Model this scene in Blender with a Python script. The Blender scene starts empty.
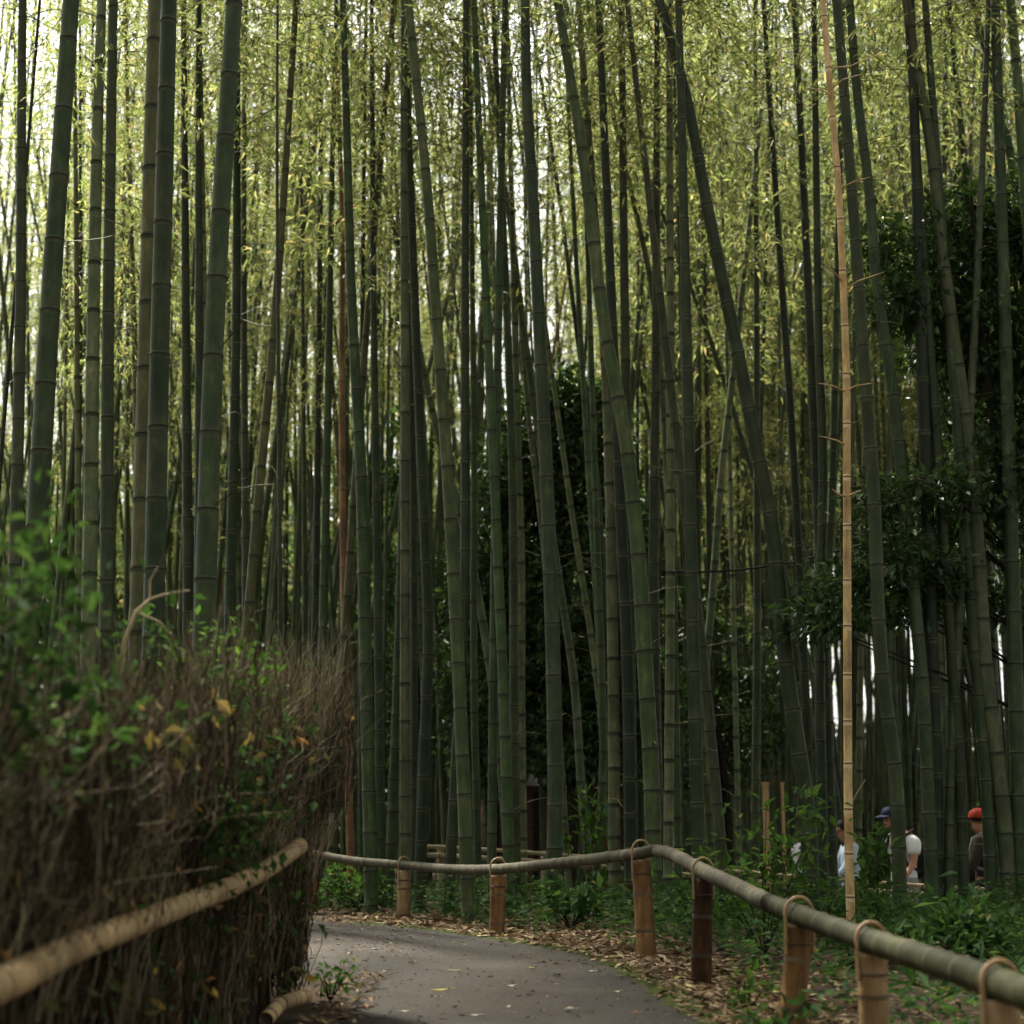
import bpy, math, random
import numpy as np
from mathutils import Vector, Matrix
R = math.radians
rng = np.random.default_rng(7)
random.seed(7)
scene = bpy.context.scene
COL = scene.collection

# ------------------------------------------------------------------ camera
F = 1700.0
HOR = 825.0
CAMZ = 1.3
TH = math.atan((HOR - 512.0) / F)
cam_d = bpy.data.cameras.new('camera')
cam = bpy.data.objects.new('camera', cam_d)
COL.objects.link(cam)
cam.location = (0, 0, CAMZ)
cam.rotation_euler = (R(90) + TH, 0, 0)
cam_d.sensor_width = 36
cam_d.lens = 36 * F / 1024.0
cam_d.clip_end = 1000
cam_d.dof.use_dof = True
cam_d.dof.focus_distance = 12.5
cam_d.dof.aperture_fstop = 2.1
scene.camera = cam


def P(px, py, Y):
    x = (px - 512.0) / F
    y = (512.0 - py) / F
    c, s = math.cos(TH), math.sin(TH)
    dy = c - y * s
    dz = s + y * c
    k = Y / dy
    return np.array([x * k, Y, CAMZ + dz * k])


# ------------------------------------------------------------------ terrain
def sm(a, b, x):
    t = np.clip((np.asarray(x, float) - a) / (b - a), 0, 1)
    return t * t * (3 - 2 * t)


_TY = np.linspace(-30, 260, 1200)
_TZ = np.interp(_TY, [-30, 0, 5, 8, 10, 12, 15, 20, 40, 80, 260], [-.6, 0, .24, .37, .45, .48, .49, .45, .3, .2, .2])
_k = np.ones(9) / 9
_TZ = np.convolve(np.pad(_TZ, 4, mode='edge'), _k, 'valid')


def terr(x, y):
    x = np.asarray(x, float)
    y = np.asarray(y, float)
    z = np.interp(y, _TY, _TZ)
    z = z - .72 * sm(1.6, 3.6, x) * sm(14, 19, y)
    # small unevenness away from the path
    off = sm(.9, 2.0, np.abs(x)) 
    z = z + off * .035 * (np.sin(x * 2.3 + y * .7) * np.cos(y * 1.9 - x * .4))
    return z


YF_X = [-9, -6, -3.2, -2, -.95, -.1, .88, 1.1, 1.35, 1.4, 1.55, 1.75, 9]
YF_Y = [18.5, 17.5, 16.4, 15.8, 15, 13, 11, 9.6, 8, 6.5, 5.4, 4, -4]


def yf(x):
    return np.interp(x, YF_X, YF_Y)


# ------------------------------------------------------------------ object helpers
def link(o, parent=None):
    COL.objects.link(o)
    if parent is not None:
        o.parent = parent
    return o


def tag(o, label=None, cat=None, group=None, kind=None):
    if label: o['label'] = label
    if cat: o['category'] = cat
    if group: o['group'] = group
    if kind: o['kind'] = kind
    return o


def empty(name, loc=(0, 0, 0), label=None, cat=None, group=None):
    o = bpy.data.objects.new(name, None)
    o.empty_display_size = .2
    o.location = loc
    COL.objects.link(o)
    return tag(o, label, cat, group)


def mesh_np(name, V, Q, mats, midx=None, smooth=False):
    me = bpy.data.meshes.new(name)
    V = np.asarray(V, np.float32).reshape(-1, 3)
    Q = np.asarray(Q, np.int32)
    n, k = Q.shape
    me.vertices.add(len(V))
    me.vertices.foreach_set('co', V.ravel())
    me.loops.add(n * k)
    me.loops.foreach_set('vertex_index', Q.ravel())
    me.polygons.add(n)
    me.polygons.foreach_set('loop_start', np.arange(0, n * k, k, dtype=np.int32))
    if not isinstance(mats, (list, tuple)): mats = [mats]
    for m in mats: me.materials.append(m)
    if midx is not None:
        me.polygons.foreach_set('material_index', np.asarray(midx, np.int32))
    me.update(calc_edges=True)
    me.polygons.foreach_set('use_smooth', np.full(n, bool(smooth)))
    me.validate()
    return me


def obj(name, me, parent=None, loc=None):
    o = bpy.data.objects.new(name, me)
    if loc is not None: o.location = loc
    return link(o, parent)


def cat_vq(parts):
    Vs, Qs, n = [], [], 0
    for V, Q in parts:
        Vs.append(V); Qs.append(Q + n); n += len(V)
    return np.concatenate(Vs), np.concatenate(Qs)


def tubes(paths, radii, sides=3, ref=None):
    """many tubes: paths (N,K,3), radii (N,K) -> V, Q"""
    paths = np.asarray(paths, float)
    radii = np.asarray(radii, float)
    N, K, _ = paths.shape
    T = np.gradient(paths, axis=1)
    T /= np.linalg.norm(T, axis=2, keepdims=True) + 1e-9
    if ref is None:
        ref = np.where((np.abs(T[:, :1, 2:3]) > .75), np.array([[[1., 0.05, 0.]]]), np.array([[[0., 0.03, 1.]]]))
        ref = np.repeat(ref, K, axis=1)
    else:
        ref = np.broadcast_to(np.asarray(ref, float), T.shape)
    A = np.cross(T, ref)
    A /= np.linalg.norm(A, axis=2, keepdims=True) + 1e-9
    B = np.cross(T, A)
    ang = np.arange(sides) * 2 * math.pi / sides
    V = paths[:, :, None, :] + radii[:, :, None, None] * (A[:, :, None, :] * np.cos(ang)[None, None, :, None] + B[:, :, None, :] * np.sin(ang)[None, None, :, None])
    idx = np.arange(N * K * sides).reshape(N, K, sides)
    a = idx[:, :-1, :]
    b = np.roll(a, -1, axis=2)
    d = idx[:, 1:, :]
    c = np.roll(d, -1, axis=2)
    Q = np.stack([a, b, c, d], axis=-1).reshape(-1, 4)
    return V.reshape(-1, 3), Q


def leaves(pos, direc, up, L, W, fold=.18, wide=.38):
    """kite leaves: pos (N,3) base, direc (N,3)"""
    N = len(pos)
    d = direc / (np.linalg.norm(direc, axis=1, keepdims=True) + 1e-9)
    s = np.cross(d, up)
    s /= np.linalg.norm(s, axis=1, keepdims=True) + 1e-9
    nrm = np.cross(s, d)
    L = np.broadcast_to(np.asarray(L, float), (N,))[:, None]
    W = np.broadcast_to(np.asarray(W, float), (N,))[:, None]
    mid = pos + d * L * wide + nrm * W * fold
    v0 = pos
    v1 = mid + s * W * .5
    v2 = pos + d * L - nrm * L * .08
    v3 = mid - s * W * .5
    V = np.stack([v0, v1, v2, v3], axis=1).reshape(-1, 3)
    Q = np.arange(4 * N).reshape(N, 4)
    return V, Q


def unit(n):
    v = rng.normal(size=(n, 3))
    return v / np.linalg.norm(v, axis=1, keepdims=True)


def circ_cap(V, Q, ring, centre):
    return V, Q


def box_vq(c, s, rz=0):
    x, y, z = s[0] / 2, s[1] / 2, s[2] / 2
    V = np.array([[-x, -y, -z], [x, -y, -z], [x, y, -z], [-x, y, -z], [-x, -y, z], [x, -y, z], [x, y, z], [-x, y, z]])
    ca, sa = math.cos(rz), math.sin(rz)
    V = V @ np.array([[ca, sa, 0], [-sa, ca, 0], [0, 0, 1]]) + np.array(c)
    Q = np.array([[0, 3, 2, 1], [4, 5, 6, 7], [0, 1, 5, 4], [1, 2, 6, 5], [2, 3, 7, 6], [3, 0, 4, 7]])
    return V, Q


def vnoise(p, seed=0):
    """cheap smooth pseudo-noise for shaping"""
    p = np.asarray(p, float)
    s = seed * 1.7
    return (np.sin(p[..., 0] * 1.7 + p[..., 1] * 2.3 + s) + np.sin(p[..., 1] * 3.1 - p[..., 2] * 2.1 + s * 2) + np.sin(p[..., 2] * 2.7 + p[..., 0] * 3.9 + s * 3)) / 3


# ------------------------------------------------------------------ materials
def newmat(name):
    m = bpy.data.materials.new(name)
    m.use_nodes = True
    nt = m.node_tree
    for n in list(nt.nodes): nt.nodes.remove(n)
    out = nt.nodes.new('ShaderNodeOutputMaterial')
    return m, nt, out


def N(nt, t, **kw):
    n = nt.nodes.new(t)
    for k, v in kw.items(): setattr(n, k, v)
    return n


def ramp(nt, stops, interp='LINEAR'):
    r = N(nt, 'ShaderNodeValToRGB')
    r.color_ramp.interpolation = interp
    e = r.color_ramp.elements
    while len(e) < len(stops): e.new(.5)
    for i, (p, c) in enumerate(stops):
        e[i].position = p
        e[i].color = (*c, 1)
    return r


def leaf_mat(name, stops, trans=.45, rough=.45, spec=.3, tint=(1.3, 1.35, .75)):
    m, nt, out = newmat(name)
    g = N(nt, 'ShaderNodeNewGeometry')
    r = ramp(nt, stops)
    nt.links.new(g.outputs['Random Per Island'], r.inputs[0])
    b = N(nt, 'ShaderNodeBsdfPrincipled')
    b.inputs['Roughness'].default_value = rough
    b.inputs['Specular IOR Level'].default_value = spec
    nt.links.new(r.outputs[0], b.inputs['Base Color'])
    t = N(nt, 'ShaderNodeBsdfTranslucent')
    mx = N(nt, 'ShaderNodeMix', data_type='RGBA', blend_type='MULTIPLY')
    mx.inputs[0].default_value = 1
    nt.links.new(r.outputs[0], mx.inputs[6])
    mx.inputs[7].default_value = (*tint, 1)
    nt.links.new(mx.outputs[2], t.inputs[0])
    ms = N(nt, 'ShaderNodeMixShader')
    ms.inputs[0].default_value = trans
    nt.links.new(b.outputs[0], ms.inputs[1])
    nt.links.new(t.outputs[0], ms.inputs[2])
    nt.links.new(ms.outputs[0], out.inputs[0])
    return m


def culm_mat(name, ca, cb, cc, spec=.22, rough=.5, hue=.03, val=(.5, 1.6)):
    """bamboo skin: lengthwise streaks, grey bloom patches, a different tone for each stem"""
    m, nt, out = newmat(name)
    tc = N(nt, 'ShaderNodeTexCoord')
    oi = N(nt, 'ShaderNodeObjectInfo')
    add = N(nt, 'ShaderNodeVectorMath', operation='ADD')
    sc = N(nt, 'ShaderNodeVectorMath', operation='SCALE')
    sc.inputs[0].default_value = (13, 7, 29)
    nt.links.new(oi.outputs['Random'], sc.inputs['Scale'])
    nt.links.new(tc.outputs['Object'], add.inputs[0])
    nt.links.new(sc.outputs[0], add.inputs[1])
    mp = N(nt, 'ShaderNodeMapping')
    mp.inputs['Scale'].default_value = (18, 18, 1.6)
    nt.links.new(add.outputs[0], mp.inputs[0])
    n1 = N(nt, 'ShaderNodeTexNoise'); n1.inputs['Scale'].default_value = 1.4; n1.inputs['Detail'].default_value = 5
    nt.links.new(mp.outputs[0], n1.inputs['Vector'])
    n2 = N(nt, 'ShaderNodeTexNoise'); n2.inputs['Scale'].default_value = 2.2; n2.inputs['Detail'].default_value = 6
    n2.inputs['Roughness'].default_value = .65
    nt.links.new(add.outputs[0], n2.inputs['Vector'])
    r = ramp(nt, [(.36, ca), (.5, cb), (.66, cc)])
    ad = N(nt, 'ShaderNodeMath', operation='MULTIPLY_ADD')
    nt.links.new(n2.outputs[0], ad.inputs[0]); ad.inputs[1].default_value = .75
    ad2 = N(nt, 'ShaderNodeMath', operation='MULTIPLY'); ad2.inputs[1].default_value = .25
    nt.links.new(n1.outputs[0], ad2.inputs[0])
    nt.links.new(ad2.outputs[0], ad.inputs[2])
    nt.links.new(ad.outputs[0], r.inputs[0])
    hs = N(nt, 'ShaderNodeHueSaturation')
    mr = N(nt, 'ShaderNodeMapRange'); mr.inputs[3].default_value = val[0]; mr.inputs[4].default_value = val[1]
    nt.links.new(oi.outputs['Random'], mr.inputs[0])
    nt.links.new(mr.outputs[0], hs.inputs['Value'])
    mr2 = N(nt, 'ShaderNodeMapRange'); mr2.inputs[3].default_value = .5 - hue; mr2.inputs[4].default_value = .5 + hue * .6
    fr = N(nt, 'ShaderNodeMath', operation='FRACT')
    ml = N(nt, 'ShaderNodeMath', operation='MULTIPLY'); ml.inputs[1].default_value = 7.31
    nt.links.new(oi.outputs['Random'], ml.inputs[0]); nt.links.new(ml.outputs[0], fr.inputs[0]); nt.links.new(fr.outputs[0], mr2.inputs[0])
    nt.links.new(mr2.outputs[0], hs.inputs['Hue'])
    nt.links.new(r.outputs[0], hs.inputs['Color'])
    n3 = N(nt, 'ShaderNodeTexNoise'); n3.inputs['Scale'].default_value = 9; n3.inputs['Detail'].default_value = 7; n3.inputs['Roughness'].default_value = .7
    mp3 = N(nt, 'ShaderNodeMapping'); mp3.inputs['Scale'].default_value = (1.6, 1.6, .55)
    nt.links.new(add.outputs[0], mp3.inputs[0]); nt.links.new(mp3.outputs[0], n3.inputs['Vector'])
    r3 = ramp(nt, [(.0, (.55, .55, .55)), (.40, (.8, .8, .8)), (.5, (1, 1, 1)), (.60, (1.25, 1.25, 1.2)), (.70, (2.1, 1.95, 1.8))])
    nt.links.new(n3.outputs[0], r3.inputs[0])
    ml3 = N(nt, 'ShaderNodeMix', data_type='RGBA', blend_type='MULTIPLY'); ml3.inputs[0].default_value = 1
    nt.links.new(hs.outputs[0], ml3.inputs[6]); nt.links.new(r3.outputs[0], ml3.inputs[7])
    b = N(nt, 'ShaderNodeBsdfPrincipled')
    b.inputs['Roughness'].default_value = rough
    b.inputs['Specular IOR Level'].default_value = spec
    nt.links.new(ml3.outputs[2], b.inputs['Base Color'])
    bp = N(nt, 'ShaderNodeBump'); bp.inputs['Strength'].default_value = .15; bp.inputs['Distance'].default_value = .01
    nt.links.new(n1.outputs[0], bp.inputs['Height']); nt.links.new(bp.outputs[0], b.inputs['Normal'])
    nt.links.new(b.outputs[0], out.inputs[0])
    return m


def noise_mat(name, stops, scale=6, detail=8, rough=.8, spec=.2, bump=.3, coords='Object', stretch=(1, 1, 1), dist=.02):
    m, nt, out = newmat(name)
    tc = N(nt, 'ShaderNodeTexCoord')
    mp = N(nt, 'ShaderNodeMapping'); mp.inputs['Scale'].default_value = stretch
    nt.links.new(tc.outputs[coords], mp.inputs[0])
    n1 = N(nt, 'ShaderNodeTexNoise'); n1.inputs['Scale'].default_value = scale; n1.inputs['Detail'].default_value = detail
    n1.inputs['Roughness'].default_value = .62
    nt.links.new(mp.outputs[0], n1.inputs['Vector'])
    r = ramp(nt, stops)
    nt.links.new(n1.outputs[0], r.inputs[0])
    b = N(nt, 'ShaderNodeBsdfPrincipled')
    b.inputs['Roughness'].default_value = rough
    b.inputs['Specular IOR Level'].default_value = spec
    nt.links.new(r.outputs[0], b.inputs['Base Color'])
    bp = N(nt, 'ShaderNodeBump'); bp.inputs['Strength'].default_value = bump; bp.inputs['Distance'].default_value = dist
    nt.links.new(n1.outputs[0], bp.inputs['Height']); nt.links.new(bp.outputs[0], b.inputs['Normal'])
    nt.links.new(b.outputs[0], out.inputs[0])
    return m


def island_mat(name, stops, rough=.75, spec=.2):
    m, nt, out = newmat(name)
    g = N(nt, 'ShaderNodeNewGeometry')
    r = ramp(nt, stops)
    nt.links.new(g.outputs['Random Per Island'], r.inputs[0])
    b = N(nt, 'ShaderNodeBsdfPrincipled')
    b.inputs['Roughness'].default_value = rough
    b.inputs['Specular IOR Level'].default_value = spec
    nt.links.new(r.outputs[0], b.inputs['Base Color'])
    nt.links.new(b.outputs[0], out.inputs[0])
    return m


M = {}
M['green'] = culm_mat('bamboo_green', (.018, .033, .010), (.030, .049, .015), (.060, .076, .030))
M['dark'] = culm_mat('bamboo_dark_green_shaded', (.011, .019, .007), (.018, .028, .010), (.036, .044, .020))  # dark green skin, painted deeper for stems that stand in deep shade
M['grey'] = culm_mat('bamboo_grey_green', (.036, .048, .020), (.057, .069, .031), (.095, .099, .054))
M['olive'] = culm_mat('bamboo_olive', (.042, .048, .016), (.060, .064, .024), (.088, .084, .038))
M['tan'] = culm_mat('bamboo_dead_tan', (.24, .15, .062), (.40, .262, .115), (.49, .36, .185), hue=0, val=(1, 1))
M['rust'] = culm_mat('bamboo_dead_rust', (.12, .058, .024), (.18, .09, .04), (.23, .135, .068), hue=0, val=(.9, 1.1))
M['scar'] = noise_mat('node_scar', [(.3, (.009, .010, .006)), (.7, (.028, .028, .017))], 6)
M['bloom'] = noise_mat('node_bloom', [(.3, (.030, .040, .018)), (.7, (.065, .072, .042))], 14)
M['scar_tan'] = noise_mat('node_scar_dry', [(.3, (.09, .05, .025)), (.7, (.16, .09, .045))], 20)
M['bloom_tan'] = noise_mat('node_bloom_dry', [(.3, (.45, .32, .18)), (.7, (.6, .45, .28))], 14)
M['twig'] = island_mat('bamboo_twig', [(0, (.04, .042, .02)), (.5, (.09, .085, .042)), (1, (.19, .16, .09))])
M['bleaf'] = leaf_mat('bamboo_leaf', [(0, (.048, .066, .022)), (.45, (.092, .109, .039)), (.8, (.143, .153, .062)), (.95, (.20, .19, .085)), (1, (.23, .16, .08))], trans=.62, tint=(1.85, 1.88, 1.4))
M['tleaf'] = leaf_mat('evergreen_leaf', [(0, (.014, .030, .011)), (.6, (.034, .064, .021)), (1, (.08, .13, .042))], trans=.32, rough=.42, spec=.25)
M['sleaf'] = leaf_mat('shrub_leaf', [(0, (.026, .055, .014)), (.6, (.046, .095, .022)), (1, (.085, .135, .036))], trans=.4, rough=.85, spec=.03)
M['dleaf'] = leaf_mat('dark_shrub_leaf', [(0, (.014, .032, .010)), (.6, (.026, .056, .017)), (1, (.05, .085, .026))], trans=.3, rough=.85, spec=.03)  # darker, less translucent green than the other shrub leaves
M['uleaf'] = leaf_mat('undergrowth_leaf', [(0, (.017, .040, .013)), (.6, (.034, .074, .022)), (.95, (.066, .12, .036)), (1, (.13, .12, .05))], trans=.35, rough=.75, spec=.08)
M['litter'] = leaf_mat('dry_leaf', [(0, (.045, .028, .014)), (.4, (.115, .074, .038)), (.75, (.21, .145, .082)), (.95, (.33, .25, .155)), (1, (.33, .27, .08))], trans=.12, rough=.75, spec=.1, tint=(1, 1, 1))
M['brush'] = island_mat('brushwood', [(0, (.012, .0088, .0055)), (.45, (.050, .038, .024)), (.8, (.125, .098, .062)), (1, (.25, .205, .135))], rough=.85, spec=.05)
M['straw'] = island_mat('straw', [(0, (.09, .068, .04)), (.5, (.19, .148, .09)), (1, (.33, .27, .18))], rough=.85, spec=.05)
M['hleaf'] = leaf_mat('hedge_leaf', [(0, (.03, .06, .018)), (.5, (.045, .085, .03)), (.72, (.12, .09, .04)), (.85, (.24, .16, .08)), (.95, (.30, .13, .04)), (1, (.42, .30, .06))], trans=.25, rough=.9, spec=.02)
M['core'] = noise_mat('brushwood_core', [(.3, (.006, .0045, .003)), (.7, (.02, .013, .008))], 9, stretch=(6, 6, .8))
M['soil'] = noise_mat('forest_soil', [(.3, (.022, .015, .009)), (.55, (.05, .035, .021)), (.75, (.085, .06, .037))], 5, 10, .95, .1, .5)
M['bark'] = noise_mat('tree_bark', [(.3, (.010, .009, .006)), (.7, (.034, .029, .020))], 8, 8, .9, .05, .6, stretch=(4, 4, .8))
M['rail'] = culm_mat('rail_weathered', (.028, .025, .016), (.062, .056, .037), (.12, .108, .074), rough=.75, spec=.1, hue=0, val=(.95, 1.05))
M['rail_green'] = culm_mat('rail_greenish', (.011, .013, .0045), (.025, .027, .011), (.055, .053, .025), rough=.7, spec=.1, hue=0, val=(.95, 1.05))
M['rail_tan'] = culm_mat('rail_tan', (.17, .112, .055), (.30, .205, .105), (.40, .295, .17), rough=.6, hue=0, val=(.9, 1.05))
M['post'] = culm_mat('post_orange', (.055, .026, .011), (.150, .076, .031), (.25, .150, .072), rough=.75, spec=.1, hue=0, val=(.8, 1.1))
M['post_tan'] = culm_mat('post_tan', (.07, .040, .018), (.165, .103, .05), (.26, .18, .10), rough=.75, spec=.1, hue=0, val=(.85, 1.1))
M['post_dark'] = culm_mat('post_dark', (.014, .007, .003), (.036, .018, .008), (.085, .044, .018), rough=.8, spec=.08, hue=0, val=(.9, 1.1))
M['joint'] = noise_mat('joint_brown', [(.35, (.05, .032, .018)), (.65, (.13, .095, .058))], 9)
M['cane'] = noise_mat('cane_tie', [(.3, (.16, .095, .042)), (.7, (.28, .18, .09))], 20, rough=.55)
M['wire'] = noise_mat('tie_wire', [(.3, (.02, .015, .012)), (.7, (.05, .035, .025))], 20, rough=.5)


def asphalt():
    m, nt, out = newmat('asphalt_path')
    tc = N(nt, 'ShaderNodeTexCoord')
    n1 = N(nt, 'ShaderNodeTexNoise'); n1.inputs['Scale'].default_value = 1.1; n1.inputs['Detail'].default_value = 6
    n2 = N(nt, 'ShaderNodeTexNoise'); n2.inputs['Scale'].default_value = 38; n2.inputs['Detail'].default_value = 6; n2.inputs['Roughness'].default_value = .75
    v = N(nt, 'ShaderNodeTexVoronoi'); v.inputs['Scale'].default_value = 75
    for n in (n1, n2, v): nt.links.new(tc.outputs['Object'], n.inputs['Vector'])
    r1 = ramp(nt, [(.32, (.010, .0076, .0047)), (.5, (.0205, .0155, .0098)), (.68, (.036, .028, .018))])
    nt.links.new(n1.outputs[0], r1.inputs[0])
    r2 = ramp(nt, [(.36, (.4, .4, .4)), (.5, (1, 1, 1)), (.64, (2.0, 1.9, 1.75))])
    nt.links.new(n2.outputs[0], r2.inputs[0])
    mx = N(nt, 'ShaderNodeMix', data_type='RGBA', blend_type='MULTIPLY'); mx.inputs[0].default_value = .8
    nt.links.new(r1.outputs[0], mx.inputs[6]); nt.links.new(r2.outputs[0], mx.inputs[7])
    b = N(nt, 'ShaderNodeBsdfPrincipled'); b.inputs['Roughness'].default_value = .85; b.inputs['Specular IOR Level'].default_value = .25
    nt.links.new(mx.outputs[2], b.inputs['Base Color'])
    bp = N(nt, 'ShaderNodeBump'); bp.inputs['Strength'].default_value = .5; bp.inputs['Distance'].default_value = .006
    nt.links.new(v.outputs[0], bp.inputs['Height']); nt.links.new(bp.outputs[0], b.inputs['Normal'])
    nt.links.new(b.outputs[0], out.inputs[0])
    return m


M['asphalt'] = asphalt()
M['moss'] = noise_mat('moss', [(.3, (.022, .030, .009)), (.6, (.045, .058, .014)), (.8, (.06, .058, .025))], 25, 8, .95, .05, .8)
M['wallwood'] = noise_mat('brown_boards', [(.3, (.07, .04, .022)), (.7, (.15, .09, .05))], 3, 8, .8, .2, .3, stretch=(1, 1, 9))
M['roofdark'] = noise_mat('dark_roof', [(.3, (.03, .026, .022)), (.7, (.06, .052, .045))], 8)
M['tanwood'] = noise_mat('tan_post', [(.3, (.34, .21, .10)), (.7, (.48, .33, .18))], 5, stretch=(4, 4, .6))
M['palerail'] = noise_mat('pale_rail', [(.3, (.20, .155, .085)), (.7, (.36, .29, .18))], 8)
M['skin'] = noise_mat('skin', [(.3, (.36, .17, .10)), (.7, (.48, .25, .155))], 8, rough=.5)
M['black'] = noise_mat('black_cloth', [(.3, (.012, .012, .013)), (.7, (.03, .03, .032))], 15)
M['white'] = noise_mat('white_cotton', [(.3, (.74, .74, .75)), (.7, (.82, .82, .83))], 10, bump=.1)
M['navy'] = noise_mat('navy_cloth', [(.3, (.006, .010, .032)), (.7, (.012, .02, .055))], 15)
M['red'] = noise_mat('red_cloth', [(.3, (.26, .025, .012)), (.7, (.36, .04, .02))], 15)
M['greycloth'] = noise_mat('grey_cloth', [(.3, (.18, .19, .20)), (.7, (.28, .29, .30))], 15)
M['brownclo'] = noise_mat('brown_cloth', [(.3, (.03, .022, .018)), (.7, (.06, .042, .034))], 15)
M['paleblue'] = noise_mat('pale_blue_cloth', [(.3, (.42, .52, .62)), (.7, (.55, .64, .72))], 15)
M['pattern'] = noise_mat('white_black_print', [(.42, (.03, .03, .035)), (.46, (.72, .72, .73)), (1, (.8, .8, .8))], 14, 2, bump=.1)
M['hair'] = noise_mat('dark_hair', [(.3, (.008, .006, .005)), (.7, (.02, .015, .012))], 30)
M['shoe'] = noise_mat('shoe', [(.3, (.03, .03, .03)), (.7, (.06, .06, .06))], 20)
M['cable'] = noise_mat('cable_black', [(.3, (.008, .008, .008)), (.7, (.015, .015, .015))], 20)

# ------------------------------------------------------------------ ground, paths
def axis(a, b, fine0, fine1, fs, cs):
    xs = list(np.arange(fine0, fine1, fs))
    x, st = fine1, fs
    while x < b: xs.append(x); st = min(st * 1.25, cs); x += st
    xs.append(b)
    x, st = fine0, fs
    lo = []
    while x > a:
        st = min(st * 1.25, cs); x -= st; lo.append(max(x, a))
    return np.array(sorted(set(lo)) + xs)


def build_ground():
    xs = axis(-220, 220, -7, 9, .2, 25)
    ys = axis(-30, 260, 2, 24, .2, 25)
    X, Y = np.meshgrid(xs, ys, indexing='ij')
    Z = terr(X, Y)
    V = np.stack([X, Y, Z], -1).reshape(-1, 3)
    nx, ny = len(xs), len(ys)
    i = np.arange(nx * ny).reshape(nx, ny)
    Q = np.stack([i[:-1, :-1], i[1:, :-1], i[1:, 1:], i[:-1, 1:]], -1).reshape(-1, 4)
    o = obj('ground', mesh_np('ground', V, Q, M['soil'], smooth=True))
    tag(o, kind='structure')


build_ground()

# path: outer (right/far) edge and inner (left) edge, matched pairs
OUT = np.array([(1.12, -6), (1.12, 0), (1.1, 4), (1.07, 6.5), (1.0, 8), (.85, 9.4), (.58, 11.3), (.2, 12.2), (-.15, 12.9), (-.95, 14.4), (-1.85, 15.4), (-3.4, 16.3), (-6, 17.4), (-10, 18.6)])
INN = np.array([(-1.5, -6), (-1.35, 0), (-1.15, 4), (-.95, 6.5), (-.88, 7.9), (-.88, 8.6), (-.93, 9.2), (-1.0, 9.6), (-1.15, 10.0), (-1.5, 10.9), (-2.1, 11.9), (-3.8, 13.3), (-6.6, 14.6), (-10.6, 15.8)])


def resample(Pt, n):
    t = np.linspace(0, 1, len(Pt))
    u = np.linspace(0, 1, n)
    out = np.stack([np.interp(u, t, Pt[:, k]) for k in range(Pt.shape[1])], -1)
    k = 7
    ker = np.ones(k) / k
    for c in range(out.shape[1]):
        out[:, c] = np.convolve(np.pad(out[:, c], k // 2, mode='edge'), ker, 'valid')
    return out


o_e = resample(OUT, 150)
i_e = resample(INN, 150)
wob = (np.sin(np.arange(150) * 1.3) + np.sin(np.arange(150) * .53 + 1)) * .012
o_e[:, 0] += wob
u = np.linspace(0, 1, 16)
G = i_e[:, None, :] * (1 - u)[None, :, None] + o_e[:, None, :] * u[None, :, None]
Z = terr(G[..., 0], G[..., 1]) + .012
Z[:, 0] -= .03; Z[:, -1] -= .03
V = np.concatenate([G, Z[..., None]], -1).reshape(-1, 3)
ii = np.arange(150 * 16).reshape(150, 16)
Q = np.stack([ii[:-1, :-1], ii[:-1, 1:], ii[1:, 1:], ii[1:, :-1]], -1).reshape(-1, 4)
tag(obj('path', mesh_np('path', V, Q, M['asphalt'], smooth=True)), kind='structure')


def on_path(x, y):
    """rough mask: inside of the path strip"""
    best = np.zeros(len(x), bool)
    yo = np.interp(-x, -o_e[::-1, 0][::-1], o_e[:, 1]) if False else None
    # outer edge as y(x) for the far bend, as x(y) for the straight
    xo = np.interp(y, o_e[:90, 1], o_e[:90, 0])
    xi = np.interp(y, i_e[:60, 1], i_e[:60, 0])
    straight = (y < 12.9) & (x < xo) & (x > xi - 3 * (y > 9.6))
    yo2 = np.interp(x, o_e[::-1, 0], o_e[::-1, 1])
    bend = (y >= 9.6) & (x < .4) & (y < yo2)
    return straight | bend


# moss along the outer edge
n = 260
tt = np.linspace(.1, .72, n)
ix = tt * 149
bx = np.interp(ix, np.arange(150), o_e[:, 0]); by = np.interp(ix, np.arange(150), o_e[:, 1])
dx = np.gradient(bx); dy = np.gradient(by)
L_ = np.hypot(dx, dy); nx_, ny_ = dy / L_, -dx / L_
wd_in = .08 + .09 * np.abs(np.sin(np.arange(n) * .37) + .6 * np.sin(np.arange(n) * 1.13)) + rng.uniform(0, .03, n)
cols = []
for k_ in np.linspace(-1, 1, 5):
    ww = np.where(k_ < 0, wd_in, .09) * k_
    px_, py_ = bx + nx_ * ww, by + ny_ * ww
    cols.append(np.stack([px_, py_, terr(px_, py_) + .02 - .016 * abs(k_) ** 2], -1))
V = np.stack(cols, 1).reshape(-1, 3)
ii = np.arange(n * 5).reshape(n, 5)
Q = np.stack([ii[:-1, :-1], ii[:-1, 1:], ii[1:, 1:], ii[1:, :-1]], -1).reshape(-1, 4)
tag(obj('moss', mesh_np('moss', V, Q, M['moss'], smooth=True)), kind='stuff', label='green moss along the outer edge of the path')

# far path behind the grove
xs = np.linspace(-12, 16, 60)
V = []
for y_ in (19.6, 20.4, 21.4, 22.2):
    V.append(np.stack([xs, np.full(60, y_) + .3 * np.sin(xs * .4), terr(xs, np.full(60, y_) + .3 * np.sin(xs * .4)) + .02], -1))
V = np.stack(V, 1).reshape(-1, 3)
ii = np.arange(60 * 4).reshape(60, 4)
Q = np.stack([ii[:-1, :-1], ii[1:, :-1], ii[1:, 1:], ii[:-1, 1:]], -1).reshape(-1, 4)
tag(obj('far_path', mesh_np('far_path', V, Q, M['soil'], smooth=True)), kind='structure')

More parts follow.
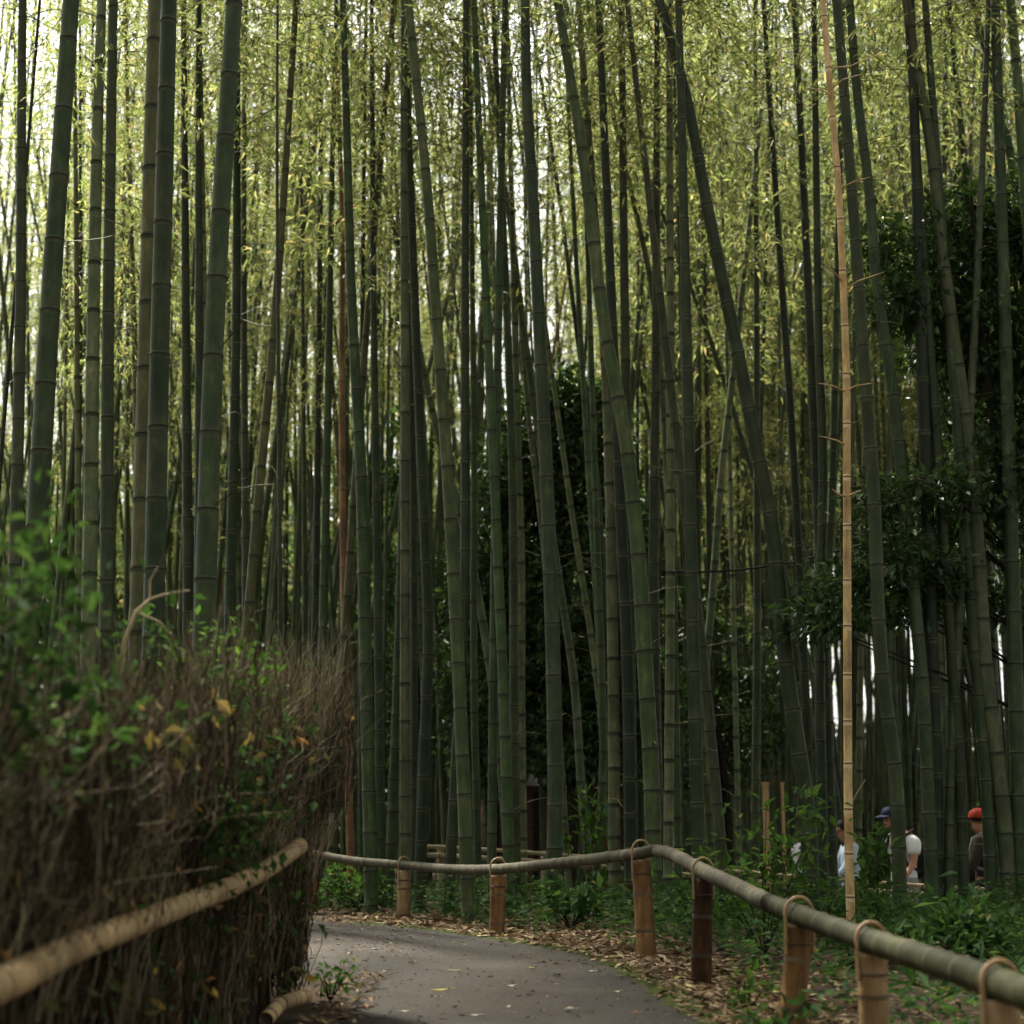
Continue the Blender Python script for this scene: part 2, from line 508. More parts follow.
# ------------------------------------------------------------------ litter & undergrowth (stuff)
def litter_leaves():
    n = 30000
    x = rng.uniform(-4.5, 6.5, n); y = rng.uniform(4.2, 19, n)
    d = y - yf(x)
    xo = np.interp(y, o_e[:90, 1], o_e[:90, 0])
    gx = x - np.interp(y, YF_Y[::-1], YF_X[::-1])
    keep = ~on_path(x, y) & (d > -2.4) & ((d < 3) | ((gx < 1.8) & (y < 11)))
    keep &= rng.uniform(size=n) < np.where(d > .8, .7, .75)
    keep &= ~((x < -1.0) & (y < 9.6))
    x, y = x[keep], y[keep]
    # denser strip on the verge
    n2 = 7500
    t = rng.uniform(.2, .75, n2) * 149
    ex = np.interp(t, np.arange(150), o_e[:, 0]); ey = np.interp(t, np.arange(150), o_e[:, 1])
    off = rng.normal(.34, .27, n2); off = np.where(off < -.05, off * .6, off); off = np.maximum(off, -.16 * rng.uniform(size=n2))
    x2 = ex + off * .8; y2 = ey + off * .75
    # drift over the path by the hedge
    n3 = 260
    x3 = rng.uniform(-1.0, -.72, n3); y3 = rng.uniform(6.5, 10, n3)
    x = np.concatenate([x, x2, x3]); y = np.concatenate([y, y2, y3])
    n = len(x)
    z = terr(x, y) + rng.uniform(.014, .04, n)
    az = rng.uniform(0, 2 * math.pi, n)
    d = np.stack([np.cos(az), np.sin(az), rng.normal(0, .22, n)], -1)
    up = np.stack([rng.normal(0, .35, n), rng.normal(0, .35, n), np.ones(n)], -1)
    V, Q = leaves(np.stack([x, y, z], -1), d, up, rng.uniform(.03, .13, n) , rng.uniform(.014, .034, n), fold=rng.uniform(-.5, .5, (n, 1)), wide=.45)
    tag(obj('leaf_litter', mesh_np('leaf_litter', V, Q, M['litter'])), kind='stuff', label='carpet of dry brown leaves beside the path')


litter_leaves()


def path_debris():
    n = 6500
    x = rng.uniform(-1.9, 1.05, n); y = rng.uniform(6.5, 15, n)
    k = on_path(x, y) & ~((x < -.9) & (y < 10.2))
    xo_ = np.interp(y, o_e[:90, 1], o_e[:90, 0]); xi_ = np.interp(y, i_e[:60, 1], i_e[:60, 0])
    k &= rng.uniform(size=n) < .3 + .9 * np.exp(-np.minimum(np.abs(xo_ - x), np.abs(x - xi_)) / .14)
    x, y = x[k], y[k]; n = len(x)
    az = rng.uniform(0, 2 * math.pi, n)
    L = np.minimum(rng.gamma(2.0, .008, n) + .006, .055)
    V, Q = leaves(np.stack([x, y, terr(x, y) + rng.uniform(.014, .02, n)], -1), np.stack([np.cos(az), np.sin(az), rng.normal(0, .1, n)], -1), np.array([0, 0, 1.]) + rng.normal(0, .2, (n, 3)), L, L * rng.uniform(.25, .6, n), fold=.2, wide=.45)
    tag(obj('leaf_debris', mesh_np('leaf_debris', V, Q, M['litter'])), kind='stuff', label='crumbs of dry leaf and twig scattered over the path')


path_debris()


def undergrowth():
    n = 115000
    x = rng.uniform(-5, 8, n); y = rng.uniform(4.5, 19.2, n)
    pat = vnoise(np.stack([x * 1.1, y * 1.0, x * 0], -1), 3)
    d = y - yf(x)
    xgap = x - np.interp(y, YF_Y[::-1], YF_X[::-1])
    keep = ((d > .25) & (rng.uniform(size=n) < sm(-.1, .6, xgap) + (y > 11.2))) & (rng.uniform(size=n) < .52 + .9 * pat)
    x, y, pat = x[keep], y[keep], pat[keep]
    n = len(x)
    hmax = .17 + .20 * np.clip(pat + .4, 0, 1) + .10 * sm(1.5, 3.5, x)
    h = hmax * rng.uniform(.1, 1, n)
    z = terr(x, y) + h
    az = rng.uniform(0, 2 * math.pi, n)
    dv = np.stack([np.cos(az), np.sin(az), rng.normal(-.15, .3, n)], -1)
    up = np.stack([rng.normal(0, .3, n), rng.normal(0, .3, n), np.ones(n)], -1)
    L = rng.uniform(.035, .09, n)
    V, Q = leaves(np.stack([x, y, z], -1), dv, up, L, L * rng.uniform(.35, .6, n), wide=.42)
    tag(obj('undergrowth', mesh_np('undergrowth', V, Q, M['uleaf'])), kind='stuff', label='low leafy ground cover beneath the bamboo')
    # dwarf bamboo / sedge blades on the right
    n = 2600
    cx = rng.uniform(2.0, 6.0, 130); cy = rng.uniform(8, 17, 130)
    k = rng.integers(0, 130, n)
    x = cx[k] + rng.normal(0, .08, n); y = cy[k] + rng.normal(0, .08, n)
    ok = (y - yf(x) > .5)
    x, y = x[ok], y[ok]; n = len(x)
    az = rng.uniform(0, 2 * math.pi, n)
    el = rng.uniform(.2, 1.4, n)
    L = rng.uniform(.15, .32, n)
    p0 = np.stack([x, y, terr(x, y) + rng.uniform(0.02, .17, n)], -1)
    dv = np.stack([np.cos(az), np.sin(az), el - .5], -1)
    V, Q = leaves(p0, dv, np.tile([0, 0, 1.], (n, 1)) + rng.normal(0, .2, (n, 3)), L, L * .13, wide=.4)
    tag(obj('dwarf_bamboo_grass', mesh_np('dwarf_bamboo_grass', V, Q, M['uleaf'])), kind='stuff', label='narrow bladed dark grass low among the stems')


undergrowth()

# individual fallen leaves on the asphalt
def fallen_leaf(px, py, L, W, kind):
    # meet the path surface
    Y = 9.0
    for _ in range(30):
        p = P(px, py, Y)
        zt = float(terr(p[0], p[1])) + .012
        Y *= (CAMZ - zt) / max(CAMZ - p[2], 1e-3) if p[2] < CAMZ else .9
        Y = min(max(Y, 5), 16)
    p = P(px, py, Y)
    az = random.uniform(0, 6.28)
    L *= .8; W *= .8
    d = np.array([[math.cos(az), math.sin(az), .05]])
    up = np.array([[random.gauss(0, .3), random.gauss(0, .3), 1]])
    # a two-sided curled leaf with a midrib fold and a short stalk
    V1, Q1 = leaves(np.zeros((1, 3)), d, up, L, W, fold=random.choice([-.25, .2]), wide=.45)
    st, sq = tubes(np.array([[[0, 0, 0], (-d[0] * L * .18), (-d[0] * L * .35 + [0, 0, .004])]]), np.full((1, 3), .0012), 3)
    V, Q = cat_vq([(V1, Q1), (st, sq)])
    m = M['leaf_' + kind]
    o = obj('fallen_leaf', mesh_np('fallen_leaf', V, Q, m), loc=(p[0], p[1], float(terr(p[0], p[1])) + .02))
    return o


def plain_leaf(name, c):
    return noise_mat(name, [(.3, tuple(v * .75 for v in c)), (.7, c)], 40, rough=.7)


M['leaf_yellow'] = plain_leaf('leaf_yellow', (.50, .40, .08))
M['leaf_pale'] = plain_leaf('leaf_pale', (.50, .44, .33))
M['leaf_brown'] = plain_leaf('leaf_brown', (.22, .12, .065))
M['leaf_dark'] = plain_leaf('leaf_dark', (.03, .03, .02))
M['leaf_lime'] = plain_leaf('leaf_lime', (.28, .33, .12))
FL = [(378, 950, .11, .06, 'pale', 'large pale curled leaf lying upright on the grey path'),
      (529, 968, .13, .05, 'yellow', 'bright yellow leaf lying in the middle of the path'),
      (444, 971, .15, .035, 'lime', 'long lime green leaf blade lying across the path'),
      (449, 990, .13, .045, 'yellow', 'long pale yellow leaf lying low on the path'),
      (561, 976, .09, .05, 'dark', 'dark green black leaf on the right half of the path'),
      (355, 1008, .12, .05, 'brown', None), (340, 940, .1, .05, 'brown', None), (515, 986, .06, .04, 'pale', None), (560, 985, .06, .03, 'brown', None),
      (440, 998, .05, .035, 'pale', None), (480, 1016, .06, .03, 'pale', None), (507, 1008, .05, .04, 'pale', None), (575, 1010, .07, .03, 'pale', None),
      (620, 992, .06, .03, 'pale', None), (618, 1000, .05, .03, 'brown', None), (360, 985, .06, .03, 'brown', None), (375, 976, .12, .03, 'brown', None),
      (460, 945, .07, .04, 'brown', None), (500, 944, .06, .03, 'brown', None), (430, 986, .05, .03, 'brown', None), (580, 965, .08, .03, 'pale', None),
      (400, 1012, .06, .03, 'pale', None), (595, 972, .06, .03, 'pale', None), (640, 1014, .06, .03, 'brown', None), (540, 1012, .05, .03, 'brown', None),
      (362, 930, .06, .04, 'pale', None), (348, 955, .07, .04, 'pale', None), (415, 962, .05, .03, 'brown', None), (380, 1018, .08, .035, 'brown', None)]
for (a, b, L, W, k, lab) in FL:
    o = fallen_leaf(a, b, L, W, k)
    if lab:
        tag(o, lab, 'leaf')
    elif k == 'pale':
        tag(o, 'small pale dry leaf scattered on the grey path', 'leaf', 'small pale leaves on the path')
    else:
        tag(o, 'small brown dry leaf scattered on the grey path', 'leaf', 'small brown leaves on the path')

# ------------------------------------------------------------------ bamboo
def culm_vq(path_fn, Ltot, r0, sides, node0=.22, node1=.38, zcut=None):
    """path_fn(s)-> (n,3). rings at nodes. returns V,Q,midx"""
    s = [0.0]
    kinds = []
    nodes = []
    pos = random.uniform(.05, .2)
    while pos < Ltot - .15:
        nodes.append(pos)
        f = min(pos / 3.0, 1)
        pos += (node0 + (node1 - node0) * f) * random.uniform(.9, 1.1) * (1 if pos < Ltot * .6 else .8)
    S, RM, KI = [0.0], [1.0], []
    for nd in nodes:
        for ds, rm, kind_before in ((-.030, 1.0, 0), (-.005, 1.015, 1), (.001, 1.06, 2), (.006, 1.03, 2), (.018, .985, 1), (.10, .985, 0)):
            t = nd + ds
            if t <= S[-1] + 1e-4: continue
            S.append(t); RM.append(rm); KI.append(kind_before)
    S.append(Ltot); RM.append(1.0); KI.append(0)
    S = np.array(S); RM = np.array(RM)
    r = r0 * (1 - .86 * np.clip(S / Ltot, 0, 1) ** 1.6) * RM
    pts = path_fn(S)
    V, Q = tubes(pts[None], r[None], sides, ref=np.array([[[0., 1., 0.05]]]))
    # end cap (tip)
    midx = np.repeat(np.array(KI), sides)
    return V, Q, midx, np.array(nodes)


def crown_parts(path_fn, Ltot, nodes, s0, nleaf, blen=1.15, leafL=(.075, .14), dead_p=.10, twig_r=.005, sides=3):
    """branches (tubes) and leaves of one bamboo"""
    up_nodes = nodes[nodes > s0]
    paths, rad = [], []
    B0, B1, B2 = [], [], []
    for nd in up_nodes:
        f = (nd - s0) / max(Ltot - s0, .1)
        L = blen * (.55 + .9 * math.sin(math.pi * min(max(f * .8 + .12, 0), 1))) * random.uniform(.7, 1.2)
        az = random.uniform(0, 2 * math.pi)
        for k in range(2):
            a = az + (k * random.uniform(.6, 1.4))
            p0 = path_fn(np.array([nd]))[0]
            d = np.array([math.cos(a), math.sin(a), 0])
            p1 = p0 + d * L * .5 + np.array([0, 0, L * random.uniform(.2, .42)])
            p2 = p0 + d * L * 1.0 + np.array([0, 0, L * random.uniform(-.15, .25)])
            B0.append(p0); B1.append(p1); B2.append(p2)
    # bare dead twigs on the lower nodes
    for nd in nodes[(nodes > .8) & (nodes <= s0)]:
        if random.random() < dead_p:
            a = random.uniform(0, 2 * math.pi)
            L = random.uniform(.25, .75)
            d = np.array([math.cos(a), math.sin(a), 0])
            p0 = path_fn(np.array([nd]))[0]
            p1 = p0 + d * L * .5 + np.array([0, 0, L * random.uniform(.1, .35)])
            p2 = p0 + d * L + np.array([0, 0, L * random.uniform(.0, .4)])
            paths.append([p0, (p0 + p1) / 2 + rng.normal(0, .01, 3), p1, (p1 + p2) / 2 + rng.normal(0, .01, 3), p2])
            rad.append([twig_r * 1.1, twig_r, twig_r * .8, twig_r * .65, twig_r * .4])
    B0 = np.array(B0); B1 = np.array(B1); B2 = np.array(B2)
    lv = None
    if len(B0):
        def bez(t):
            t = t[..., None]
            return (1 - t) ** 2 * B0[:, None] + 2 * t * (1 - t) * (B1 * 1.0)[:, None] + t * t * B2[:, None]
        tt = np.tile(np.linspace(0, 1, 5), (len(B0), 1))
        bp = bez(tt)
        paths = list(bp) + [np.array(p) for p in paths]
        rad = list(np.tile(np.array([1.2, 1, .8, .6, .35]) * twig_r, (len(B0), 1))) + [np.array(r) for r in rad]
        k = rng.integers(0, len(B0), nleaf)
        t = np.sqrt(rng.uniform(.06, 1, nleaf))
        q0, q1, q2 = B0[k], B1[k], B2[k]
        tc = t[:, None]
        p = (1 - tc) ** 2 * q0 + 2 * tc * (1 - tc) * q1 + tc * tc * q2
        # leaves gathered in sprays
        spray = rng.normal(0, 1, (len(B0), 6, 3)) * np.array([.20, .20, .14])
        sp = spray[k, rng.integers(0, 6, nleaf)]
        p = p + sp * (.3 + tc) + rng.normal(0, .048, (nleaf, 3))
        out = (q2 - q0); out[:, 2] = 0
        out /= np.linalg.norm(out, axis=1, keepdims=True) + 1e-6
        d = out * .5 + rng.normal(0, .55, (nleaf, 3)) + np.array([0, 0, -.45])
        L = rng.uniform(leafL[0], leafL[1], nleaf)
        lv = leaves(p, d, np.tile([0, 0, 1.], (nleaf, 1)) + rng.normal(0, .5, (nleaf, 3)), L, L * rng.uniform(.19, .28, nleaf), wide=.33)
    bt = tubes(np.array(paths), np.array(rad), sides) if len(paths) else None
    return bt, lv


def hermite(zs, xs):
    zs = np.asarray(zs, float); xs = np.asarray(xs, float)
    m = np.gradient(xs, zs)

    def f(z):
        z = np.asarray(z, float)
        i = np.clip(np.searchsorted(zs, z) - 1, 0, len(zs) - 2)
        h = zs[i + 1] - zs[i]
        t = (z - zs[i]) / h
        t = np.clip(t, -5, 5)
        val = ((2 * t ** 3 - 3 * t ** 2 + 1) * xs[i] + (t ** 3 - 2 * t ** 2 + t) * h * m[i] + (-2 * t ** 3 + 3 * t ** 2) * xs[i + 1] + (t ** 3 - t ** 2) * h * m[i + 1])
        lo = xs[0] + m[0] * (z - zs[0]); hi = xs[-1] + m[-1] * (z - zs[-1])
        return np.where(z < zs[0], lo, np.where(z > zs[-1], hi, val))
    return f


BRANCHY = set()


def traced_bamboo(label, mat, w, pts, dia=None, d=None, group='bamboo stems of the grove', leafy=True, height=None, name='bamboo'):
    if dia is None:
        dia = .072 if w < 7 else (.085 if w < 9 else (.102 if w < 12 else (.118 if w < 17 else .145)))
    if d is None: d = F * dia / w
    d = max(d, 9.0)
    for _ in range(6):
        bp_ = max(pts, key=lambda q: q[1])
        if bp_[0] > 300: d = max(d, float(yf((bp_[0] - 512) / F * d)) + .4)
    dia = w * d / F
    pw = np.array([P(a, b, d) for a, b in pts])      # top -> bottom
    pw = pw[np.argsort(pw[:, 2])]
    zs, xs = list(pw[:, 2]), list(pw[:, 0])
    # base
    slope = (xs[1] - xs[0]) / (zs[1] - zs[0])
    zb = float(terr(xs[0], d))
    if zs[0] > zb + .15:
        xb = xs[0] - slope * .7 * (zs[0] - zb)
        zb = float(terr(xb, d))
        zs.insert(0, zb); xs.insert(0, xb)
    else:
        zs[0] = min(zs[0], zb)
    zb = zs[0] - .06
    # top
    H = height or random.uniform(12.5, 15)
    top = zs[-1]
    if H > top + .5:
        sl = (xs[-1] - xs[-2]) / (zs[-1] - zs[-2])
        sl = max(min(sl, .35), -.35)
        xs.append(xs[-1] + sl * .9 * (H - top)); zs.append(H)
    fx = hermite(zs, xs)
    z = np.linspace(zb, zs[-1], 160)
    x = fx(z)
    bend = random.uniform(-.25, .6)
    tb = sm(.35, 1, (z - zb) / (zs[-1] - zb))
    y = d + bend * tb ** 2
    pts3 = np.stack([x, y, z], -1)
    s = np.concatenate([[0], np.cumsum(np.linalg.norm(np.diff(pts3, axis=0), axis=1))])
    root = np.array([x[0], d, zb])

    def pf(S):
        return np.stack([np.interp(S, s, pts3[:, k]) for k in range(3)], -1) - root
    Lt = s[-1]
    dead = mat in ('tan', 'rust')
    V, Q, mi, nodes = culm_vq(pf, Lt, dia / 2, 14, node0=.24 + dia * .4, node1=.34 + dia * .9)
    e = empty(name, tuple(root), label, 'bamboo', group)
    mats = [M[mat], M[mat] if mat == 'rust' else M['bloom_tan' if dead else 'bloom'], M['scar_tan' if dead else 'scar']]
    obj('culm', mesh_np('culm', V, Q, mats, mi, True), e)
    s0 = max(7.0 + random.uniform(-.5, 1), 0) if not dead else 99
    bt, lv = crown_parts(pf, Lt, nodes, s0, (350 if 440 < pts[0][0] < 600 else 1500) if leafy else 0, dead_p=.16)
    if bt is not None: obj('twig_sprays', mesh_np('twig_sprays', bt[0], bt[1], M['twig']), e)
    if lv is not None and leafy and not dead: obj('leaves', mesh_np('leaves', lv[0], lv[1], M['bleaf']), e)
    e['d'] = d
    return e, pf, nodes, root


GL = 'bamboo stems behind the brushwood hedge'
GC = 'bamboo stems behind the middle of the rail fence'
GR = 'bamboo stems on the right of the grove'
T = [
 # ---- left, behind the hedge
 ('mid green bamboo stem nearest the left picture edge, upright above the shrub', 'grey', 14, [(22, 0), (20, 340), (15, 560)], GL),
 ('thick dark green bamboo stem leaning right, second from the left edge', 'green', 24, [(71, 0), (48, 340), (35, 550), (27, 640)], GL),
 ('thin dark bamboo stem half hidden beside the thick leaning stem on the left', 'dark', 7, [(82, 60), (80, 340), (77, 600)], GL),
 ('pale grey green bamboo stem with evenly spaced black node rings, left of its dark twin', 'grey', 17, [(100, 0), (93, 340), (89, 620)], GL),
 ('dark blue green bamboo stem touching the pale ringed stem on its right', 'dark', 15, [(113, 0), (108, 340), (106, 620)], GL),
 ('slim curved bamboo stem going behind the widest stem on the left', 'olive', 9, [(123, 0), (129, 170), (134, 340), (140, 560)], GL),
 ('widest green bamboo stem of a close pair of thick stems, rising behind the hedge', 'green', 23, [(169, 0), (160, 340), (154, 600)], GL),
 ('olive brown bamboo stem pressed against the left flank of its wide green twin', 'olive', 22, [(155, 0), (147, 340), (140, 600)], GL),
 ('upright bamboo stem with smooth blue green skin just right of the widest stem', 'green', 12, [(184, 0), (186, 340), (188, 600)], GL),
 ('dark bamboo stem squeezed between two brighter stems right of the widest stem', 'dark', 11, [(197, 0), (199, 340), (199, 600)], GL),
 ('thick bamboo stem leaning right at the top, crossing over a thinner one', 'green', 24, [(234, 0), (214, 340), (205, 600)], GL),
 ('straight bamboo stem just right of the thick leaning one, behind the hedge', 'green', 12, [(237, 60), (236, 340), (230, 600)], GL),
 ('slim grey bamboo stem standing left of the yellowish leaning stem', 'grey', 9, [(243, 150), (244, 340), (246, 620)], GL),
 ('yellowish olive bamboo stem leaning right, bare and smooth, behind the hedge', 'olive', 11, [(296, 0), (273, 340), (253, 560)], GL),
 ('thin rust brown dead bamboo cane standing low behind the hedge', 'rust', 4, [(221, 390), (221, 640)], GL),
 ('thin black bamboo stem upright right of the thick leaning stem', 'dark', 5, [(276, 0), (277, 200), (280, 600)], GL),
 ('upright dark bamboo stem left of the rust orange dead stem', 'dark', 9, [(321, 100), (319, 340), (315, 640)], GL),
 ('slim dark bamboo stem close left of the upright dark stem', 'dark', 6, [(301, 100), (303, 340), (305, 640)], GL),
 ('bright green bamboo stem rising directly left of the rust orange stem', 'green', 10, [(331, 200), (328, 400), (322, 680)], GL),
 ('thin black bamboo stem leaning far over at the left picture edge', 'dark', 5, [(12, 330), (4, 420), (-6, 560)], GL),
 # ---- centre
 ('tall rust orange dead bamboo stem left of the centre', 'rust', 8, [(338, 100), (341, 190), (342, 450), (345, 650), (351, 880)], GC),
 ('stout green bamboo stem right beside the rust orange dead stem', 'green', 14, [(346, 100), (353, 330), (360, 450), (366, 680), (371, 890)], GC),
 ('straight dark bamboo stem two stems right of the rust orange one', 'dark', 10, [(372, 100), (374, 340), (379, 680), (381, 880)], GC),
 ('pale grey bamboo stem slanting from upper left across several upright stems', 'grey', 9, [(350, 40), (403, 270), (437, 430), (468, 545), (493, 690), (508, 860)], GC),
 ('long curved green bamboo stem bowing left at the top, left of the centre', 'green', 14, [(408, 0), (428, 200), (438, 340), (448, 480), (457, 640), (467, 880)], GC),
 ('upright bamboo stem with a lit left edge above the leftmost free post', 'grey', 11, [(404, 200), (405, 400), (405, 680), (405, 890)], GC),
 ('dark bamboo stem twinned with the lit stem above the leftmost post', 'dark', 9, [(410, 300), (413, 500), (414, 700), (414, 880)], GC),
 ('dark brownish bamboo stem leaning gently right of the lit twin stems', 'dark', 12, [(418, 380), (423, 500), (428, 640), (424, 760), (420, 880)], GC),
 ('shady bamboo stem running straight up behind the long curved green stem', 'dark', 11, [(466, 0), (465, 340), (464, 600), (450, 880)], GC),
 ('slim bamboo stem slanting right from the top left of centre', 'olive', 7, [(474, 0), (500, 150), (516, 260), (527, 400), (541, 520), (553, 650)], GC),
 ('green bamboo stem left of the central black stem with a slight bow', 'green', 10, [(493, 0), (500, 150), (508, 340), (513, 500), (514, 700), (516, 880)], GC),
 ('slim straight bamboo stem right of the long curved green stem', 'green', 8, [(472, 250), (474, 450), (474, 680), (478, 880)], GC),
 ('bamboo stem passing behind the slanting grey stem near the centre', 'green', 11, [(488, 340), (497, 540), (503, 680), (509, 880)], GC),
 ('slim grey bamboo stem close left of the tall central black stem', 'grey', 9, [(518, 450), (521, 560), (521, 700), (523, 880)], GC),
 ('tall almost black bamboo stem at the centre, thickest of the middle group, darkened for shade', 'dark', 16, [(525, 0), (527, 100), (533, 200), (540, 340), (549, 540), (554, 700), (555, 830), (551, 925)], GC),
 ('thin bamboo stem slanting right beside the central black stem', 'green', 7, [(535, 30), (560, 200), (578, 340), (597, 480), (604, 610), (611, 800)], GC),
 ('thick green bamboo stem curving from the top centre to behind the tall corner post', 'green', 17, [(557, 0), (582, 150), (606, 335), (624, 430), (637, 540), (646, 680), (652, 790), (654, 920)], GC),
 ('bamboo stem behind the upper bend of the thick curving stem', 'grey', 12, [(581, 30), (592, 180), (606, 380), (612, 600), (615, 900)], GC),
 ('thin blackish bamboo stem slanting steeply across the whole right half', 'dark', 7, [(566, -20), (640, 160), (681, 262), (712, 345), (747, 455), (790, 590), (815, 690)], GC),
 ('pale bamboo stem curving right from above the centre to the tall upright stem', 'grey', 9, [(588, 0), (619, 140), (652, 290), (664, 420), (672, 600), (679, 890)], GC),
 ('upright bamboo stem in shade left of the pale ringed stem', 'dark', 12, [(622, 0), (624, 250), (627, 450), (630, 680), (632, 900)], GC),
 ('upright pale bamboo stem with white rings above the corner post', 'grey', 12, [(657, 0), (656, 340), (654, 600), (656, 740), (662, 900)], GC),
 ('slim bamboo stem just right of the pale white ringed stem', 'green', 8, [(667, 40), (672, 340), (674, 600), (678, 880)], GC),
 ('big green bamboo stem curving far right from the top centre, over the bright shrub', 'green', 17, [(661, 0), (683, 80), (710, 220), (736, 345), (757, 450), (771, 520), (780, 600), (788, 680), (797, 740), (806, 800), (810, 860), (811, 900)], GC),
 ('pale slanting bamboo stem low right of the central black stem', 'grey', 9, [(556, 560), (575, 690), (581, 780), (588, 860), (591, 930)], GC),
 ('thin bamboo stem slanting low between the two thick centre stems', 'grey', 7, [(573, 520), (597, 680), (609, 800)], GC),
 ('short leaning bamboo stem with a kink right of the central black stem', 'green', 8, [(599, 600), (602, 690), (603, 770), (597, 860)], GC),
 ('dark green bamboo stem left of the tall corner post', 'dark', 13, [(620, 500), (628, 680), (631, 910)], GC),
 ('green bamboo stem standing immediately right of the tall corner post', 'green', 14, [(688, 400), (694, 680), (699, 870)], GC),
 ('pale bamboo stem leaning left at the top, above the second corner post', 'grey', 11, [(684, 500), (701, 640), (714, 770), (723, 870)], GC),
 ('rust brown dead bamboo leaning left, seen through the middle stems', 'rust', 5, [(576, 225), (557, 330), (534, 460), (507, 600), (492, 720)], GC),
 ('bamboo stem leaning left at the foot, right of the corner posts', 'grey', 9, [(730, 400), (724, 450), (712, 600), (704, 690), (700, 800)], GC),
 # ---- right
 ('slim pale bamboo stem between the two slanting stems right of centre', 'grey', 6, [(729, 430), (735, 680), (739, 860)], GR),
 ('upright green bamboo stem left of the big right curving stem', 'green', 9, [(757, 500), (757, 680), (755, 860)], GR),
 ('dark upright bamboo stem left of the bare tan pole', 'dark', 11, [(814, 0), (816, 150), (819, 340), (823, 480), (820, 620), (823, 870)], GR),
 ('bare tan dead bamboo pole with side branches, brightest stem of the grove', 'tan', 9, [(822, -10), (831, 100), (838, 180), (843, 280), (845.5, 340), (847, 500), (847.5, 680), (849, 850), (851, 925)], GR),
 ('big bamboo stem right of the tan pole, curving towards the white shirt', 'green', 15, [(837, 0), (848, 140), (857, 260), (863, 350), (873, 480), (883, 680), (895, 770), (900, 900)], GR),
 ('dark bamboo stem second right of the tan pole, going behind the tree', 'dark', 14, [(850, 0), (858, 100), (868, 180), (878, 290), (890, 370), (907, 530), (922, 680), (932, 880)], GR),
 ('bamboo stem leaning left in the x shaped pair at the upper right', 'grey', 7, [(899, 0), (890, 70), (878, 150), (874, 200), (866, 400)], GR),
 ('bamboo stem leaning right in the x shaped pair at the upper right', 'grey', 7, [(874, 0), (885, 60), (898, 120), (908, 200), (918, 330)], GR),
 ('big grey green bamboo stem curving in front of the dark tree at right', 'grey', 17, [(906, 0), (915, 60), (930, 140), (941, 240), (954, 340), (970, 450), (978, 560), (986, 680), (1002, 800), (1011, 920)], GR),
 ('dark bamboo stem right of the big curving grey green stem, high up', 'dark', 12, [(948, 0), (958, 100), (966, 180), (980, 400), (990, 620)], GR),
 ('green bamboo stem curving off the right picture edge', 'green', 13, [(972, 0), (989, 60), (1004, 120), (1016, 190), (1028, 300), (1040, 600)], GR),
 ('stout bamboo stem in the upper right picture corner', 'green', 17, [(1010, 0), (1018, 90), (1026, 200), (1050, 600)], GR),
 ('slim grey bamboo stem leaning left against the dark tree', 'grey', 7, [(978, 50), (972, 150), (968, 240), (963, 330), (956, 480), (948, 640)], GR),
 ('dark straight bamboo stem high up between big curving stems at right', 'dark', 9, [(945, 0), (944, 170), (946, 400), (950, 700)], GR),
 ('short bamboo stem left of the big curving stem at the upper right', 'green', 9, [(927, 0), (930, 100), (940, 300), (945, 500)], GR),
 ('bamboo stem right of the dark straight stem, above the tree crown', 'dark', 9, [(982, 60), (988, 150), (993, 260), (1000, 480)], GR),
 ('bamboo stem close left of the tan pole, bowing away from it', 'green', 10, [(839, 200), (836, 340), (832, 500), (826, 620), (828, 860)], GR),
 ('dark bamboo stem left of the big right curving stem at mid height', 'dark', 10, [(783, 300), (790, 400), (797, 520), (808, 760), (812, 870)], GR),
 ('bamboo stem behind the bright shrub, straight and shaded', 'dark', 12, [(820, 560), (827, 720), (832, 870)], GR),
 ('black bamboo stem between the white shirt and the red cap, darkened for shade', 'dark', 12, [(945, 560), (955, 700), (960, 780), (964, 910)], GR),
 ('black bamboo stem right of the red cap, darkened for shade', 'dark', 13, [(968, 560), (979, 700), (986, 780), (992, 910)], GR),
 ('grey green bamboo stem left of the red cap, standing between black stems', 'grey', 10, [(958, 640), (951, 760), (949, 890)], GR),
 ('black wide bamboo stem right of the white shirt, darkened for shade', 'dark', 15, [(930, 600), (935, 760), (936, 890)], GR),
 ('black bamboo stem at the lower right picture edge, darkened for shade', 'dark', 16, [(1012, 560), (1016, 700), (1021, 910)], GR),
 ('bamboo stem leaning left of the slanting pale stem, right of centre', 'green', 8, [(683, 340), (690, 560), (698, 690), (712, 860)], GR),
]
tan = None
for row in T:
    label, mat, w, pts, grp = row
    dd = None
    if 'black bamboo stem' in label or 'black wide' in label or label.startswith('grey green bamboo stem left of the red'):
        dd = 14.5
    if mat == 'tan': dd = 12.3
    res = traced_bamboo(label, mat, w, pts, group=grp, d=dd)
    if mat == 'tan': tan = res
    if 'thin rust' in label: pass

